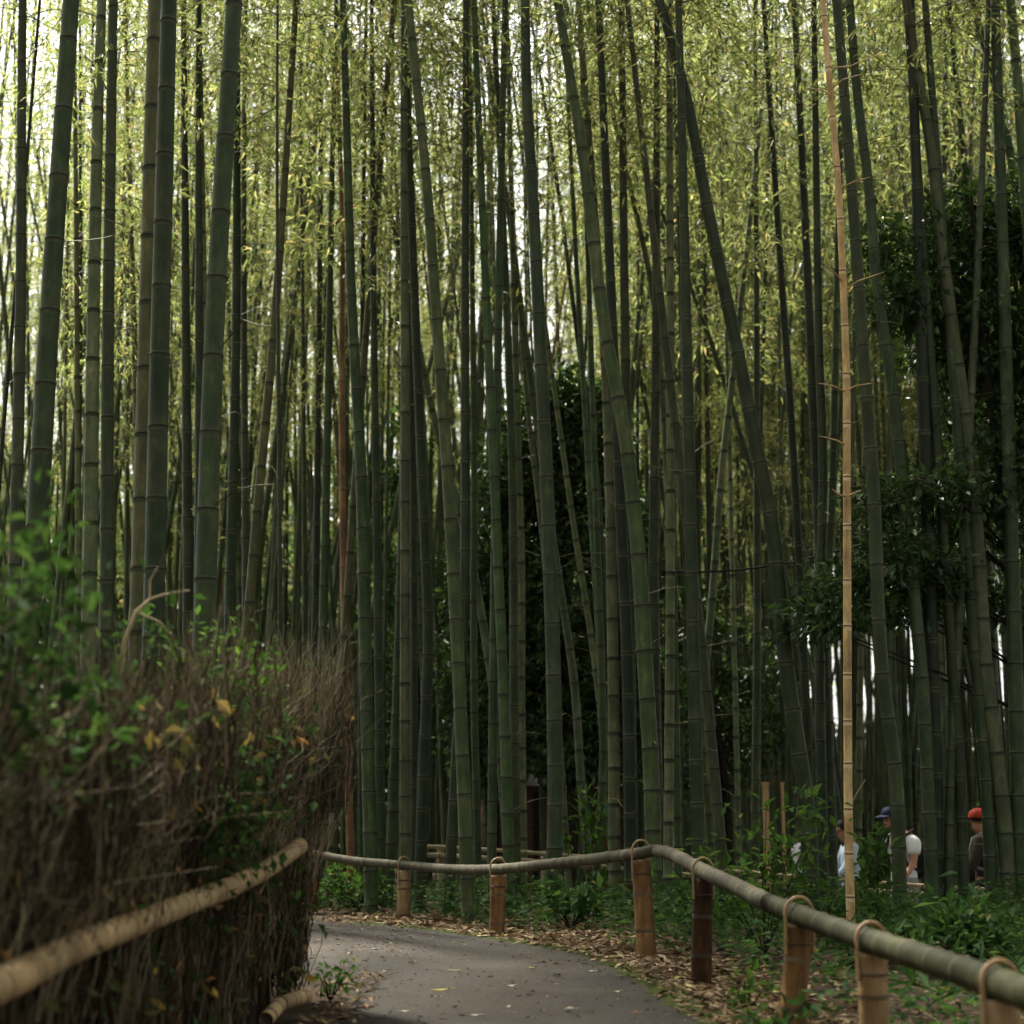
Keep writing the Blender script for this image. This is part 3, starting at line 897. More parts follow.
# side branches of the tan pole
e, pf, nodes, root = tan
dT = e['d']
pth, rad = [], []
for (a0, b0, a1, b1, a2, b2) in ((832, 88, 842, 80, 862, 74), (833, 68, 850, 66, 885, 52), (841, 188, 853, 182, 870, 177), (846, 290, 858, 281, 884, 272),
                                 (846, 392, 834, 386, 818, 383), (846, 391, 855, 386, 872, 383), (846, 445, 836, 440, 820, 436), (847, 497, 838, 494, 832, 489), (846, 497, 856, 492, 862, 490), (843, 282, 834, 272, 822, 262), (831, 96, 822, 90, 808, 88)):
    p0, p1, p2 = P(a0, b0, dT) - root, P(a1, b1, dT - .1) - root, P(a2, b2, dT - .25) - root
    pth.append([p0, (p0 + p1) / 2, p1, (p1 + p2) / 2, p2])
    rad.append(np.array([.011, .009, .0075, .006, .004]))
for p_, r_ in zip(pth, rad):
    V, Q = tubes(np.array([p_]), np.array([r_ * .72]), 6)
    obj('side_branch', mesh_np('side_branch', V, Q, M['tan'], smooth=True), e)

# ---- filler bamboo: shared meshes
VAR = []
for k in range(9):
    H = random.uniform(16, 20)
    bx_, by_ = random.uniform(-.9, .9), random.uniform(-.9, .9)
    px_ = random.uniform(1.6, 2.6)
    z = np.linspace(0, H, 120)
    t = z / H
    pts3 = np.stack([bx_ * t ** px_ + .05 * np.sin(t * 5 + k), by_ * t ** px_ + .05 * np.cos(t * 4), z - .25 * t ** 4], -1)
    s = np.concatenate([[0], np.cumsum(np.linalg.norm(np.diff(pts3, axis=0), axis=1))])

    def pf(S, s=s, pts3=pts3):
        return np.stack([np.interp(S, s, pts3[:, j]) for j in range(3)], -1)
    V, Q, mi, nodes = culm_vq(pf, s[-1], .053, 9, .26, .42)
    bt, lv = crown_parts(pf, s[-1], nodes, random.uniform(5.8, 8.0), 6000, blen=1.4, dead_p=.2)
    VAR.append((V, Q, mi, mesh_np('twig_sprays', bt[0], bt[1], M['twig']), mesh_np('leaves', lv[0], lv[1], M['bleaf'])))
CULM = {}


def filler(x, y, sc, rz, tx, ty, var, mat, label, grp, bare=False):
    V, Q, mi, bm, lm = VAR[var]
    key = (var, mat)
    if key not in CULM:
        CULM[key] = mesh_np('culm', V, Q, [M[mat], M['bloom'], M['scar']], mi, True)
    e = empty('bamboo', (x, y, float(terr(x, y)) - .05), label, 'bamboo', grp)
    e.rotation_euler = (tx, ty, rz)
    e.scale = (sc, sc, random.uniform(.9, 1.1))
    obj('culm', CULM[key], e)
    obj('twig_sprays', bm, e)
    if not bare: obj('leaves', lm, e)
    return e


ZONES = [(-999, 330, 'slender far bamboo stem in the crowded stand beyond the brushwood hedge', 'far bamboo beyond the hedge'),
         (330, 520, 'slender far bamboo stem in the stand left of the central black stem', 'far bamboo left of the centre'),
         (520, 690, 'slender far bamboo stem in the stand around the dark evergreen at the centre', 'far bamboo around the central evergreen'),
         (690, 830, 'slender far bamboo stem in the leafy stand between the corner post and the tan pole', 'far bamboo left of the tan pole'),
         (830, 9999, 'slender far bamboo stem in the stand right of the tan pole', 'far bamboo right of the tan pole')]
NF = 226
cnt = 0
placed = []
tries = 0
while cnt < NF and tries < 20000:
    tries += 1
    px = random.uniform(-70, 1094) if random.random() < .72 else random.uniform(690, 1094)
    d = 15.5 + 28 * random.random() ** .8
    x = (px - 512) / F * d
    if px > 760 and d < 24.5: continue
    if px > 700 and 18 < d < 23.5: continue
    if 18.7 < d < 22.6: continue
    if px < 90 and random.random() < .3: continue
    bare = (458 < px < 584 or (px < 95 and random.random() < .55)) and d > 17
    if 495 < px < 548 and random.random() < .35: continue
    if 360 < px < 470 and d < 21 and random.random() < .6: continue
    if any((x - a) ** 2 + (d - b) ** 2 < .16 for a, b in placed): continue
    placed.append((x, d))
    zi = [i for i, zz in enumerate(ZONES) if zz[0] <= px < zz[1]][0]
    mat = random.choices(['green', 'dark', 'grey', 'olive'], [6, 2, 4, 3])[0]
    big = random.gauss(0, R(2.6)) if random.random() < .66 else random.gauss(0, R(7.5))
    filler(x, d, random.uniform(.62, 1.05), random.uniform(0, 6.28), random.gauss(0, R(1.5)), big, random.randrange(9), mat, ZONES[zi][2], ZONES[zi][3], bare)
    cnt += 1

# ---- the rest of the grove, beyond counting (stuff)
def far_grove():
    nS = 420
    d = rng.uniform(43, 78, nS)
    px = rng.uniform(-420, 1450, nS)
    thin = (px > 800) & (rng.uniform(size=nS) < .45)
    thin &= d > 60
    thin |= (px > 0) & (px < 110) & (rng.uniform(size=nS) < .5)
    thin |= (px > 440) & (px < 595) & (rng.uniform(size=nS) < .6)
    d, px = d[~thin], px[~thin]
    x = (px - 512) / F * d
    n = len(d)
    H = rng.uniform(19, 27, n)
    base = np.stack([x, d, terr(x, d)], -1)
    lean = rng.normal(0, .5, (n, 2))
    t = np.linspace(0, 1, 6)
    pth = base[:, None] + np.stack([lean[:, :1] * t ** 1.6, lean[:, 1:] * t ** 1.6, H[:, None] * t], -1)
    r = rng.uniform(.035, .06, n)[:, None] * (1 - .8 * t ** 1.3)
    n2 = 520
    d2 = rng.uniform(23.5, 44, n2); px2 = rng.uniform(-150, 1180, n2)
    x2 = (px2 - 512) / F * d2
    lean2 = rng.normal(0, 1.1, (n2, 2)) * np.where(rng.uniform(size=(n2, 1)) < .3, 2.4, 1); H2 = rng.uniform(13, 19, n2)
    pth2 = np.stack([x2, d2, terr(x2, d2) - .05], -1)[:, None] + np.stack([lean2[:, :1] * t ** 1.25, lean2[:, 1:] * t ** 1.6, H2[:, None] * t], -1)
    pth = np.concatenate([pth, pth2])
    r = np.concatenate([r, rng.uniform(.028, .054, n2)[:, None] * (1 - .7 * t ** 1.4)])
    V, Q = tubes(pth, r, 7, ref=np.array([[[0., 1., .05]]]))
    tag(obj('distant_bamboo_stems', mesh_np('distant_bamboo_stems', V, Q, M['grey'], smooth=True)), kind='stuff', label='mass of distant bamboo stems at the back of the grove')
    nl = 300000
    k = rng.integers(0, n, nl)
    f = rng.uniform(.31, 1, nl)
    c = base[k] + np.stack([lean[k, 0] * f ** 1.6, lean[k, 1] * f ** 1.6, H[k] * f], -1)
    rad = 1.75 * np.sin(np.pi * np.clip((f - .25) / .79, 0, 1)) ** .6 + .15
    az = rng.uniform(0, 2 * math.pi, nl)
    # cluster
    az = np.round(az * 2.2 + k * .7) / 2.2 + rng.normal(0, .12, nl)
    rr = rad * np.sqrt(rng.uniform(.05, 1, nl))
    p = c + np.stack([np.cos(az) * rr, np.sin(az) * rr, rng.normal(0, .12, nl) - rr * .15], -1)
    dv = np.stack([np.cos(az), np.sin(az), rng.normal(-.5, .4, nl)], -1) + rng.normal(0, .4, (nl, 3))
    L = rng.uniform(.13, .25, nl)
    V, Q = leaves(p, dv, np.tile([0, 0, 1.], (nl, 1)) + rng.normal(0, .5, (nl, 3)), L, L * .26, wide=.33)
    tag(obj('distant_bamboo_foliage', mesh_np('distant_bamboo_foliage', V, Q, M['bleaf'])), kind='stuff', label='yellow green foliage of the distant bamboo')


far_grove()


def grove_mass(n, xf, H0, nl, leafL, names, labels, sd):
    base = np.stack([xf[:, 0], xf[:, 1], terr(xf[:, 0], xf[:, 1])], -1)
    n = len(base)
    H = rng.uniform(*H0, n)
    lean = rng.normal(0, .45, (n, 2))
    t = np.linspace(0, 1, 6)
    pth = base[:, None] + np.stack([lean[:, :1] * t ** 1.6, lean[:, 1:] * t ** 1.6, H[:, None] * t], -1)
    V, Q = tubes(pth, rng.uniform(.04, .06, n)[:, None] * (1 - .8 * t ** 1.3), 7, ref=np.array([[[0., 1., .05]]]))
    tag(obj(names[0], mesh_np(names[0], V, Q, M['green'], smooth=True)), kind='stuff', label=labels[0])
    k = rng.integers(0, n, nl)
    f = rng.uniform(.42, 1, nl)
    c = base[k] + np.stack([lean[k, 0] * f ** 1.6, lean[k, 1] * f ** 1.6, H[k] * f], -1)
    rr = (1.5 * np.sin(np.pi * np.clip((f - .36) / .70, 0, 1)) ** .6 + .1) * np.sqrt(rng.uniform(.05, 1, nl))
    az = rng.uniform(0, 2 * math.pi, nl)
    p = c + np.stack([np.cos(az) * rr, np.sin(az) * rr, rng.normal(0, .12, nl)], -1)
    dv = np.stack([np.cos(az), np.sin(az), rng.normal(-.5, .4, nl)], -1) + rng.normal(0, .4, (nl, 3))
    L = rng.uniform(*leafL, nl)
    V, Q = leaves(p, dv, np.tile([0, 0, 1.], (nl, 1)) + rng.normal(0, .5, (nl, 3)), L, L * .22, wide=.33)
    tag(obj(names[1], mesh_np(names[1], V, Q, M['bleaf'])), kind='stuff', label=labels[1])


# unseen grove beside and behind the photographer, added to shade the stems
sp = []
while len(sp) < 300:
    x_, y_ = random.uniform(-17, 17), random.uniform(-17, 36)
    inside = y_ > 0 and abs(x_) < .345 * y_ + 1.2
    if inside or (abs(x_) < 2.6 and y_ < 9): continue
    if -3.2 < x_ < 0 and y_ < 11: continue
    sp.append((x_, y_))
grove_mass(len(sp), np.array(sp), (12, 16), 170000, (.18, .30), ('unseen_bamboo_stems', 'unseen_bamboo_foliage'),
           ('unseen bamboo stems added beside and behind the path', 'unseen leafy bamboo canopy added above the path for shade'), 5)


def far_woods():
    n = 80000
    px = rng.uniform(-500, 1500, n)
    d = rng.uniform(46, 66, n)
    x = (px - 512) / F * d
    hmax = np.where(px < 780, 11., 3.6) + 2.0 * vnoise(np.stack([x * .35, d * .4, x * 0], -1), 2)
    hmax = np.where((px > 480) & (px < 560), hmax * .8, hmax)
    z = rng.uniform(0, 1, n) ** .9 * hmax
    cell = np.floor(x * .8) + np.floor(d * .6) * 37 + np.floor(z * .9) * 911
    keep = np.sin(cell * 12.9898) * 43758.5453 % 1 < .93
    x, d, z = x[keep], d[keep], z[keep]
    n = len(x)
    L = rng.uniform(.4, .85, n)
    V, Q = leaves(np.stack([x, d, terr(x, d) + z], -1), unit(n) + np.array([0, 0, -.3]), unit(n) + np.array([0, 0, .8]), L, L * .5, wide=.45)
    tag(obj('distant_woods', mesh_np('distant_woods', V, Q, M['tleaf'])), kind='stuff', label='dark mass of woodland behind the grove')


far_woods()

# ------------------------------------------------------------------ evergreen trees
def clump_leaves(clumps, dens, L, seed):
    """clumps: (c(3), r(3)); leaves in shells with gaps"""
    P_, D_, LL = [], [], []
    for (c, r) in clumps:
        c = np.array(c); r = np.array(r)
        n = int(dens * (r[0] * r[2] + r[0] * r[1] + r[1] * r[2]))
        # sub-clusters
        m = max(int(n / 26), 4)
        cc = unit(m) * (rng.uniform(.25, 1, (m, 1)) ** .45)
        k = rng.integers(0, m, n)
        v = cc[k] * r + rng.normal(0, .085, (n, 3)) * np.array([1.3, 1.3, .8])
        P_.append(c + v)
        out = cc[k] + np.array([0, 0, -.25])
        D_.append(out + rng.normal(0, .6, (n, 3)))
        LL.append(rng.uniform(L[0], L[1], n))
    p = np.concatenate(P_); d = np.concatenate(D_); l = np.concatenate(LL)
    up = np.tile([0, 0, 1.], (len(p), 1)) + rng.normal(0, .45, (len(p), 3))
    return leaves(p, d, up, l, l * rng.uniform(.38, .55, len(p)), wide=.45)


def evergreen(label, px_base, d, clumps_px, trunk_r, dens=420, L=(.06, .12), mat='tleaf', name='evergreen_tree', trunk_top=None, cat='tree'):
    bx = (px_base - 512) / F * d
    root = np.array([bx, d, float(terr(bx, d)) - .05])
    e = empty(name, tuple(root), label, cat)
    cl = []
    for (a, b, ra, rb, dy) in clumps_px:
        c = P(a, b, d + dy) - root
        k = (d + dy) / F
        cl.append((c, (ra * k, max(min(ra, rb) * k * .9, .35), rb * k)))
    ztop = max(c[2] for c, r in cl)
    t = np.linspace(0, 1, 14)
    trunk = np.stack([.12 * np.sin(t * 5), .1 * np.cos(t * 4) - .1, t * ztop], -1)
    V1, Q1 = tubes(trunk[None], (trunk_r * (1 - .75 * t))[None], 10, ref=np.array([[[0., 1., .05]]]))
    obj('trunk', mesh_np('trunk', V1, Q1, M['bark'], smooth=True), e)
    lim, rad = [], []
    for c, r in cl:
        zt = max(min(c[2] - .25 * abs(c[0]) - .3, ztop * .95), .4)
        f = zt / ztop
        p0 = np.array([np.interp(f, t, trunk[:, 0]), np.interp(f, t, trunk[:, 1]), zt])
        for j in range(2 if r[0] > .35 else 1):
            p2 = c + rng.normal(0, .4, 3) * r
            p1 = (p0 + p2) / 2 + np.array([0, 0, .12]) + rng.normal(0, .06, 3)
            tt = np.linspace(0, 1, 6)[:, None]
            lim.append((1 - tt) ** 2 * p0 + 2 * tt * (1 - tt) * p1 + tt ** 2 * p2)
            rad.append(np.linspace(trunk_r * .17, .005, 6))
    V2, Q2 = tubes(np.array(lim), np.array(rad), 6)
    obj('limbs', mesh_np('limbs', V2, Q2, M['bark'], smooth=True), e)
    V3, Q3 = clump_leaves(cl, dens, L, 1)
    obj('crown', mesh_np('crown', V3, Q3, M[mat]), e)
    return e


evergreen('dark glossy evergreen tree with spreading low branches at the right edge', 1003, 14.9,
          [(930, 260, 50, 60, 0), (985, 250, 55, 50, .4), (1000, 330, 60, 60, 0), (905, 300, 35, 35, -.3), (960, 340, 60, 50, .5), (1030, 420, 50, 70, 0), (1000, 470, 55, 40, -.3),
           (930, 490, 45, 22, -.5), (985, 520, 50, 30, 0), (960, 215, 40, 30, .3), (1040, 220, 60, 60, .3), (900, 560, 45, 24, -.6), (850, 590, 45, 26, -.5), (830, 622, 42, 18, -.7), (880, 600, 50, 24, -.2),
           (935, 575, 40, 24, -.2), (1010, 590, 35, 40, .2), (880, 250, 22, 22, 0), (960, 280, 60, 60, .8), (1000, 400, 70, 60, .8), (880, 505, 30, 20, -.3), (915, 530, 40, 25, .2)], .065, dens=2200, L=(.065, .125))
evergreen('dark evergreen tree standing behind the middle of the grove', 562, 23,
          [(560, 392, 40, 30, 0), (598, 430, 32, 42, 0), (495, 560, 40, 60, .2), (625, 600, 40, 60, .3), (640, 700, 40, 50, .2), (475, 680, 40, 60, .4), (480, 600, 40, 50, .1), (610, 520, 35, 50, .4), (515, 480, 40, 40, 0), (535, 425, 35, 40, .2), (565, 420, 38, 45, 0), (545, 480, 55, 50, .3), (585, 500, 40, 60, 0), (530, 560, 50, 55, .2), (575, 590, 50, 60, -.2), (550, 660, 55, 60, .2), (600, 680, 45, 60, .3), (515, 650, 45, 60, 0), (565, 740, 55, 50, 0), (500, 470, 25, 40, .5), (620, 740, 45, 50, .2), (500, 740, 45, 50, .3)],
          .16, dens=1300, L=(.09, .17))
evergreen('bushy mid green tree seen low between stems left of the centre', 410, 28,
          [(405, 450, 30, 45, 0), (395, 530, 40, 50, .3), (425, 590, 40, 50, 0), (395, 650, 45, 50, .2), (430, 690, 40, 45, .4), (390, 730, 45, 40, 0), (350, 700, 30, 60, .3)], .12, dens=520, L=(.10, .18), mat='uleaf')
evergreen('dark evergreen bush low behind the big curving stem right of centre', 715, 25,
          [(700, 620, 35, 40, 0), (735, 660, 45, 45, .2), (700, 700, 40, 45, 0), (745, 730, 45, 45, .3), (700, 760, 45, 40, .2), (775, 700, 35, 50, .5), (660, 700, 35, 60, .3)], .1, dens=700, L=(.08, .15))

# ------------------------------------------------------------------ brushwood hedge on the left
HA = np.array([-1.67, 3.0]); HB = np.array([-1.05, 9.0])
hd = (HB - HA) / np.linalg.norm(HB - HA)
hn = np.array([hd[1], -hd[0]])     # towards the path
HLEN = float(np.linalg.norm(HB - HA))


def hp(u_, off):
    """u in metres along hedge, off in metres towards the path"""
    u_ = np.asarray(u_, float)
    off = np.asarray(off, float)
    return HA[0] + hd[0] * u_ + hn[0] * off, HA[1] + hd[1] * u_ + hn[1] * off


def htop(u_):
    return 1.52 + .38 * sm(0, HLEN, u_) - .16 * np.exp(-((np.asarray(u_) - 4.2) / .33) ** 2) + .10 * np.sin(np.asarray(u_) * 2.1) + .05 * np.sin(np.asarray(u_) * 5.3)


hedge = empty('brushwood_fence', (HA[0], HA[1], 0), 'tall brown brushwood fence of dry twigs overgrown with leaves, left of the path', 'fence')
HO = np.array([HA[0], HA[1], 0])
# core with uneven faces
us = np.linspace(-.2, HLEN - .08, 60)
prof = []
for j, (off, hf) in enumerate(((-.16, 0), (-.16, .35), (-.13, .6), (-.02, .92), (-.14, 1.0), (-.45, .97), (-.55, .6), (-.55, 0))):
    jit = .03 * np.sin(us * 6.1 + j) + .02 * np.sin(us * 13 + 2 * j)
    x_, y_ = hp(us, off + jit)
    g_ = terr(x_, y_)
    z_ = g_ - .05 + (htop(us) - g_ - .12) * hf
    prof.append(np.stack([x_, y_, z_], -1))
V = np.stack(prof, 1)
nP = V.shape[1]
ii = np.arange(60 * nP).reshape(60, nP)
Q = np.stack([ii[:-1, :-1], ii[1:, :-1], ii[1:, 1:], ii[:-1, 1:]], -1).reshape(-1, 4)
# end caps as quads
capq = []
for e_ in (0, 59):
    capq += [[ii[e_, 0], ii[e_, 1], ii[e_, 6], ii[e_, 7]], [ii[e_, 1], ii[e_, 2], ii[e_, 5], ii[e_, 6]], [ii[e_, 2], ii[e_, 3], ii[e_, 4], ii[e_, 5]]]
Q = np.concatenate([Q, np.array(capq)])
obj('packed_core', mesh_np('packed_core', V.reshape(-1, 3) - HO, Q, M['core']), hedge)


def twig_set(n, u_, off, z0, ln, lean_u, lean_o, rad, wav=.03):
    x0, y0 = hp(u_, off)
    t = np.linspace(0, 1, 4)
    du = lean_u * ln; do = lean_o * ln
    dz = np.sqrt(np.maximum(ln ** 2 - du ** 2 - do ** 2, (.15 * ln) ** 2))
    pth = np.zeros((n, 4, 3))
    for k in range(4):
        w1 = rng.normal(0, wav, n) * (k > 0) * ln; w2 = rng.normal(0, wav, n) * (k > 0) * ln
        xx, yy = hp(u_ + du * t[k] + w1, off + do * t[k] ** 1.3 + w2)
        pth[:, k] = np.stack([xx, yy, z0 + dz * t[k]], -1)
    r = rad[:, None] * np.array([1, .9, .7, .4])
    return tubes(pth - HO, r, 3)


parts = []
# vertical brush over the face
n = 9500
u_ = rng.uniform(0, HLEN, n)
zr = rng.uniform(0, 1, n)
gapn = vnoise(np.stack([u_ * 3.1, zr * 3.4, u_ * 1.9], -1), 4) + .16 * rng.normal(size=n)
ok = (gapn > -.15) & ~((np.abs(u_ - 4.2 - .25 * (1 - zr)) < .42) & (zr > .38) & (rng.uniform(size=n) < .95))
u_, zr = u_[ok], zr[ok]
n = len(u_)
x_, y_ = hp(u_, 0)
g_ = terr(x_, y_)
z0 = g_ + zr * (htop(u_) - g_ - .35)
bulge = -.07 + .22 * sm(.74, 1.0, zr) * (1 + .4 * np.sin(u_ * 3.7))
parts.append(twig_set(n, u_, rng.normal(.0, .035, n) + bulge, z0, rng.uniform(.2, .75, n), rng.normal(.0, .16, n), rng.normal(.0, .07, n), rng.uniform(.0015, .005, n), .05))
# tangled drooping twigs in the upper half
n = 4200
u_ = rng.uniform(0, HLEN, n)
zr = rng.uniform(.68, 1, n)
ok = ~((np.abs(u_ - 4.2) < .44) & (rng.uniform(size=n) < .95))
u_, zr = u_[ok], zr[ok]
n = len(u_)
x_, y_ = hp(u_, 0); g_ = terr(x_, y_)
z0 = g_ + zr * (htop(u_) - g_ - .1)
parts.append(twig_set(n, u_, rng.normal(.06, .06, n), z0, rng.uniform(.08, .34, n), rng.normal(0, .65, n), rng.normal(.05, .3, n), rng.uniform(.0012, .0035, n), .09))
# loose brush sticking up from the top
n = 2900
u_ = np.clip(HLEN * rng.uniform(0, 1, n) ** .85, 0, HLEN)
u_ = u_[rng.uniform(size=n) < .35 + .65 * (np.sin(u_ * 2.9 + .6) + .6 * np.sin(u_ * 7.3) > -.1)]
n = len(u_)
z0 = htop(u_) - rng.uniform(.15, .5, n) + .06 * np.sin(u_ * 2.9 + .6)
fan = sm(HLEN - 1.4, HLEN, u_)
parts.append(twig_set(n, u_, rng.uniform(-.5, .12, n), z0, rng.uniform(.2, .55, n) + .12 * fan, rng.normal(.1, .28, n) + .22 * fan, rng.normal(.08, .22, n) + .14 * fan, rng.uniform(.0012, .0032, n), .05))
# the end face
n = 2600
off = rng.uniform(-.5, -.03, n)
zr = rng.uniform(0, 1, n)
x_, y_ = hp(np.full(n, HLEN), off); g_ = terr(x_, y_)
z0 = g_ + zr * (htop(HLEN) - g_ - .4)
parts.append(twig_set(n, HLEN + rng.normal(.0, .03, n) + .09 * sm(.5, 1, zr), off, z0, rng.uniform(.25, .8, n), rng.normal(.04, .12, n), rng.normal(.03, .12, n), rng.uniform(.0015, .005, n), .05))
V, Q = cat_vq(parts)
obj('brushwood', mesh_np('brushwood', V, Q, M['brush']), hedge)
n = 2100
u_ = HLEN - np.abs(rng.normal(0, .6, n))
zz = rng.uniform(.05, .75, n)
pa = twig_set(n, u_, rng.uniform(-.45, .14, n), htop(u_) - zz, rng.uniform(.25, .6, n), rng.normal(.08, .2, n), rng.normal(.08, .18, n), rng.uniform(.0011, .0024, n), .05)
n = 2200
u_ = rng.uniform(.6, HLEN, n)
u_ = u_[np.abs(u_ - 4.2) > .4]; n = len(u_)
kk = vnoise(np.stack([u_ * 2.3, u_ * 0, u_ * 1.1], -1), 9) > -.05
u_ = u_[kk]; n = len(u_)
pb = twig_set(n, u_, rng.uniform(-.1, .16, n), htop(u_) - rng.uniform(.05, .75, n), rng.uniform(.15, .45, n), rng.normal(.1, .35, n), rng.normal(.2, .25, n), rng.uniform(.0011, .0024, n), .07)
V, Q = cat_vq([pa, pb])
obj('straw_sprays', mesh_np('straw_sprays', V, Q, M['straw']), hedge)
# few stouter sticks and the wooden stakes
for (uu, r_) in ((2.4, .016), (5.2, .016)):
    x_, y_ = hp(uu, -.03)
    g = float(terr(x_, y_))
    pth = np.array([[[x_, y_, g - .05], [x_ + .01, y_, g + .6], [x_ - .01, y_ + .02, g + 1.25]]]) - HO
    V, Q = tubes(pth, np.array([[r_, r_ * .95, r_ * .9]]), 8)
    obj('stake', mesh_np('stake', V, Q, M['post_dark'], smooth=True), hedge)
# leaves caught in the brush
n = 1100
u_ = rng.uniform(0, HLEN, n)
zr = rng.uniform(.05, 1.02, n)
x_, y_ = hp(u_, rng.normal(-.02, .04, n) + .18 * sm(.62, .9, zr)); g_ = terr(x_, y_)
p = np.stack([x_, y_, g_ + zr * (htop(u_) - g_)], -1) - HO
L = rng.uniform(.03, .085, n)
V, Q = leaves(p, rng.normal(0, .6, (n, 3)) + np.array([.2, -.2, -.5]), unit(n), L, L * rng.uniform(.35, .6, n), wide=.45)
obj('caught_leaves', mesh_np('caught_leaves', V, Q, M['hleaf']), hedge)


def shrub(label, base, stems, nleaf, leafL, mat, wide=.5, name='shrub', spread=.10, droop=-.3, tag_group=None, stem_r=.006):
    """stems: list of end points relative to the base; leaves crowd the outer two thirds"""
    base = np.array(base, float)
    e = empty(name, tuple(base), label, 'shrub', tag_group)
    pth = []
    for s_ in stems:
        s_ = np.array(s_, float)
        m_ = s_ * .5 + np.array([0, 0, .18 * np.linalg.norm(s_)]) * (.6 if s_[2] < np.linalg.norm(s_[:2]) else .2)
        tt = np.linspace(0, 1, 7)[:, None]
        pth.append(2 * tt * (1 - tt) * m_ + tt ** 2 * s_)
    pth = np.array(pth)
    V, Q = tubes(pth, np.tile(np.linspace(stem_r, stem_r * .3, 7), (len(pth), 1)), 5)
    obj('stems', mesh_np('stems', V, Q, M['bark']), e)
    k = rng.integers(0, len(pth), nleaf)
    t = rng.uniform(.42, 1, nleaf) * 6
    i0 = np.clip(t.astype(int), 0, 5); f = (t - i0)[:, None]
    p = pth[k, i0] * (1 - f) + pth[k, i0 + 1] * f + rng.normal(0, spread, (nleaf, 3))
    d = (pth[k, i0 + 1] - pth[k, i0]); d /= np.linalg.norm(d, axis=1, keepdims=True) + 1e-6
    d = d * .5 + rng.normal(0, .6, (nleaf, 3)) + np.array([0, 0, droop])
    L = rng.uniform(leafL[0], leafL[1], nleaf)
    V, Q = leaves(p, d, np.tile([0, 0, 1.], (nleaf, 1)) + rng.normal(0, .3, (nleaf, 3)), L, L * wide * rng.uniform(.8, 1.2, nleaf), wide=.42)
    obj('leaves', mesh_np('leaves', V, Q, M[mat]), e)
    return e


def fan(n, h, s, jit=.25, z=1.0):
    out = []
    for k in range(n):
        a = k * 2.4 + random.uniform(-.4, .4)
        rr = s * math.sqrt(random.uniform(.1, 1))
        out.append((math.cos(a) * rr, math.sin(a) * rr, h * random.uniform(.6, 1)))
    return out


b = P(20, 700, 4.6)
shrub('blurred green shrub growing over the near end of the brushwood fence', (b[0] - .06, 4.6, 1.44), [(-.05, .0, .62), (.10, .05, .72), (.0, .2, .66), (.16, .25, .5), (-.1, .3, .6), (.12, -.15, .42), (.05, .1, .35), (.2, .1, .2), (-.05, 0, .2)], 420, (.045, .08), 'dleaf', .55)
b = P(60, 735, 5.4)
shrub('dim green leafy plant hanging on the brushwood fence below the blurred shrub', (b[0] - .08, 5.4, 1.36), fan(7, .35, .3), 170, (.05, .08), 'uleaf', .55)
b = P(212, 690, 7.4)
shrub('bright green small leaved shrub on top of the brushwood fence', (b[0], 7.4, 1.66), [(-.12, .1, .42), (.02, 0, .52), (.14, .1, .40), (.2, .2, .46), (-.05, -.1, .3), (.26, .0, .28), (.1, -.1, .16)], 380, (.03, .055), 'sleaf', .5, spread=.075)
b = P(170, 735, 7.0)
for (a_, b_, d_, lab_, n_) in ((105, 735, 6.0, 'dim creeper leaves among twigs, left of the orange leaves on the brushwood fence', 90), (285, 735, 8.2, 'dark green creeper sprig near the far end of the brushwood fence', 80), (150, 668, 6.8, 'dark green sprig on the fence top below the arching dry cane', 90)):
    q_ = P(a_, b_, d_)
    shrub(lab_, (q_[0] - .05, d_, q_[2] - .12), [(.0, .0, .3), (.14, .1, .22), (.1, -.2, .16), (.05, .2, .3), (.18, 0, .05), (.12, .1, -.15)], n_, (.04, .075), 'dleaf', .5, spread=.08)
shrub('dark leafed creeper in the notch below the bright green shrub', (b[0] + .05, 7.0, 1.5), [(.0, .0, .18), (.14, .1, .12), (.24, .2, .05), (.28, .1, -.2), (.3, .2, -.4), (.1, -.05, -.15)], 650, (.035, .065), 'dleaf', .55, spread=.13)
# arching dry canes on the fence top
e = empty('dry_cane', tuple(P(118, 690, 6.6)), 'dry pale cane arching over the top of the brushwood fence', 'twig')
r0_ = P(118, 690, 6.6)
pth = np.array([[P(a, b, 6.6) - r0_ for a, b in ((118, 690), (125, 640), (136, 612), (150, 599), (166, 594), (190, 590))]])
V, Q = tubes(pth, np.array([[.008, .008, .007, .006, .004, .002]]), 6)
obj('stalk', mesh_np('stalk', V, Q, M['palerail'], smooth=True), e)
pth = np.array([[P(a, b, 6.6) - r0_ for a, b in ((136, 612), (160, 622), (175, 640))], [P(a, b, 6.6) - r0_ for a, b in ((150, 599), (150, 580), (158, 566))]])
V, Q = tubes(pth, np.array([[.004, .003, .0015]] * 2), 5)
obj('side_twig', mesh_np('side_twig', V, Q, M['palerail'], smooth=True), e)

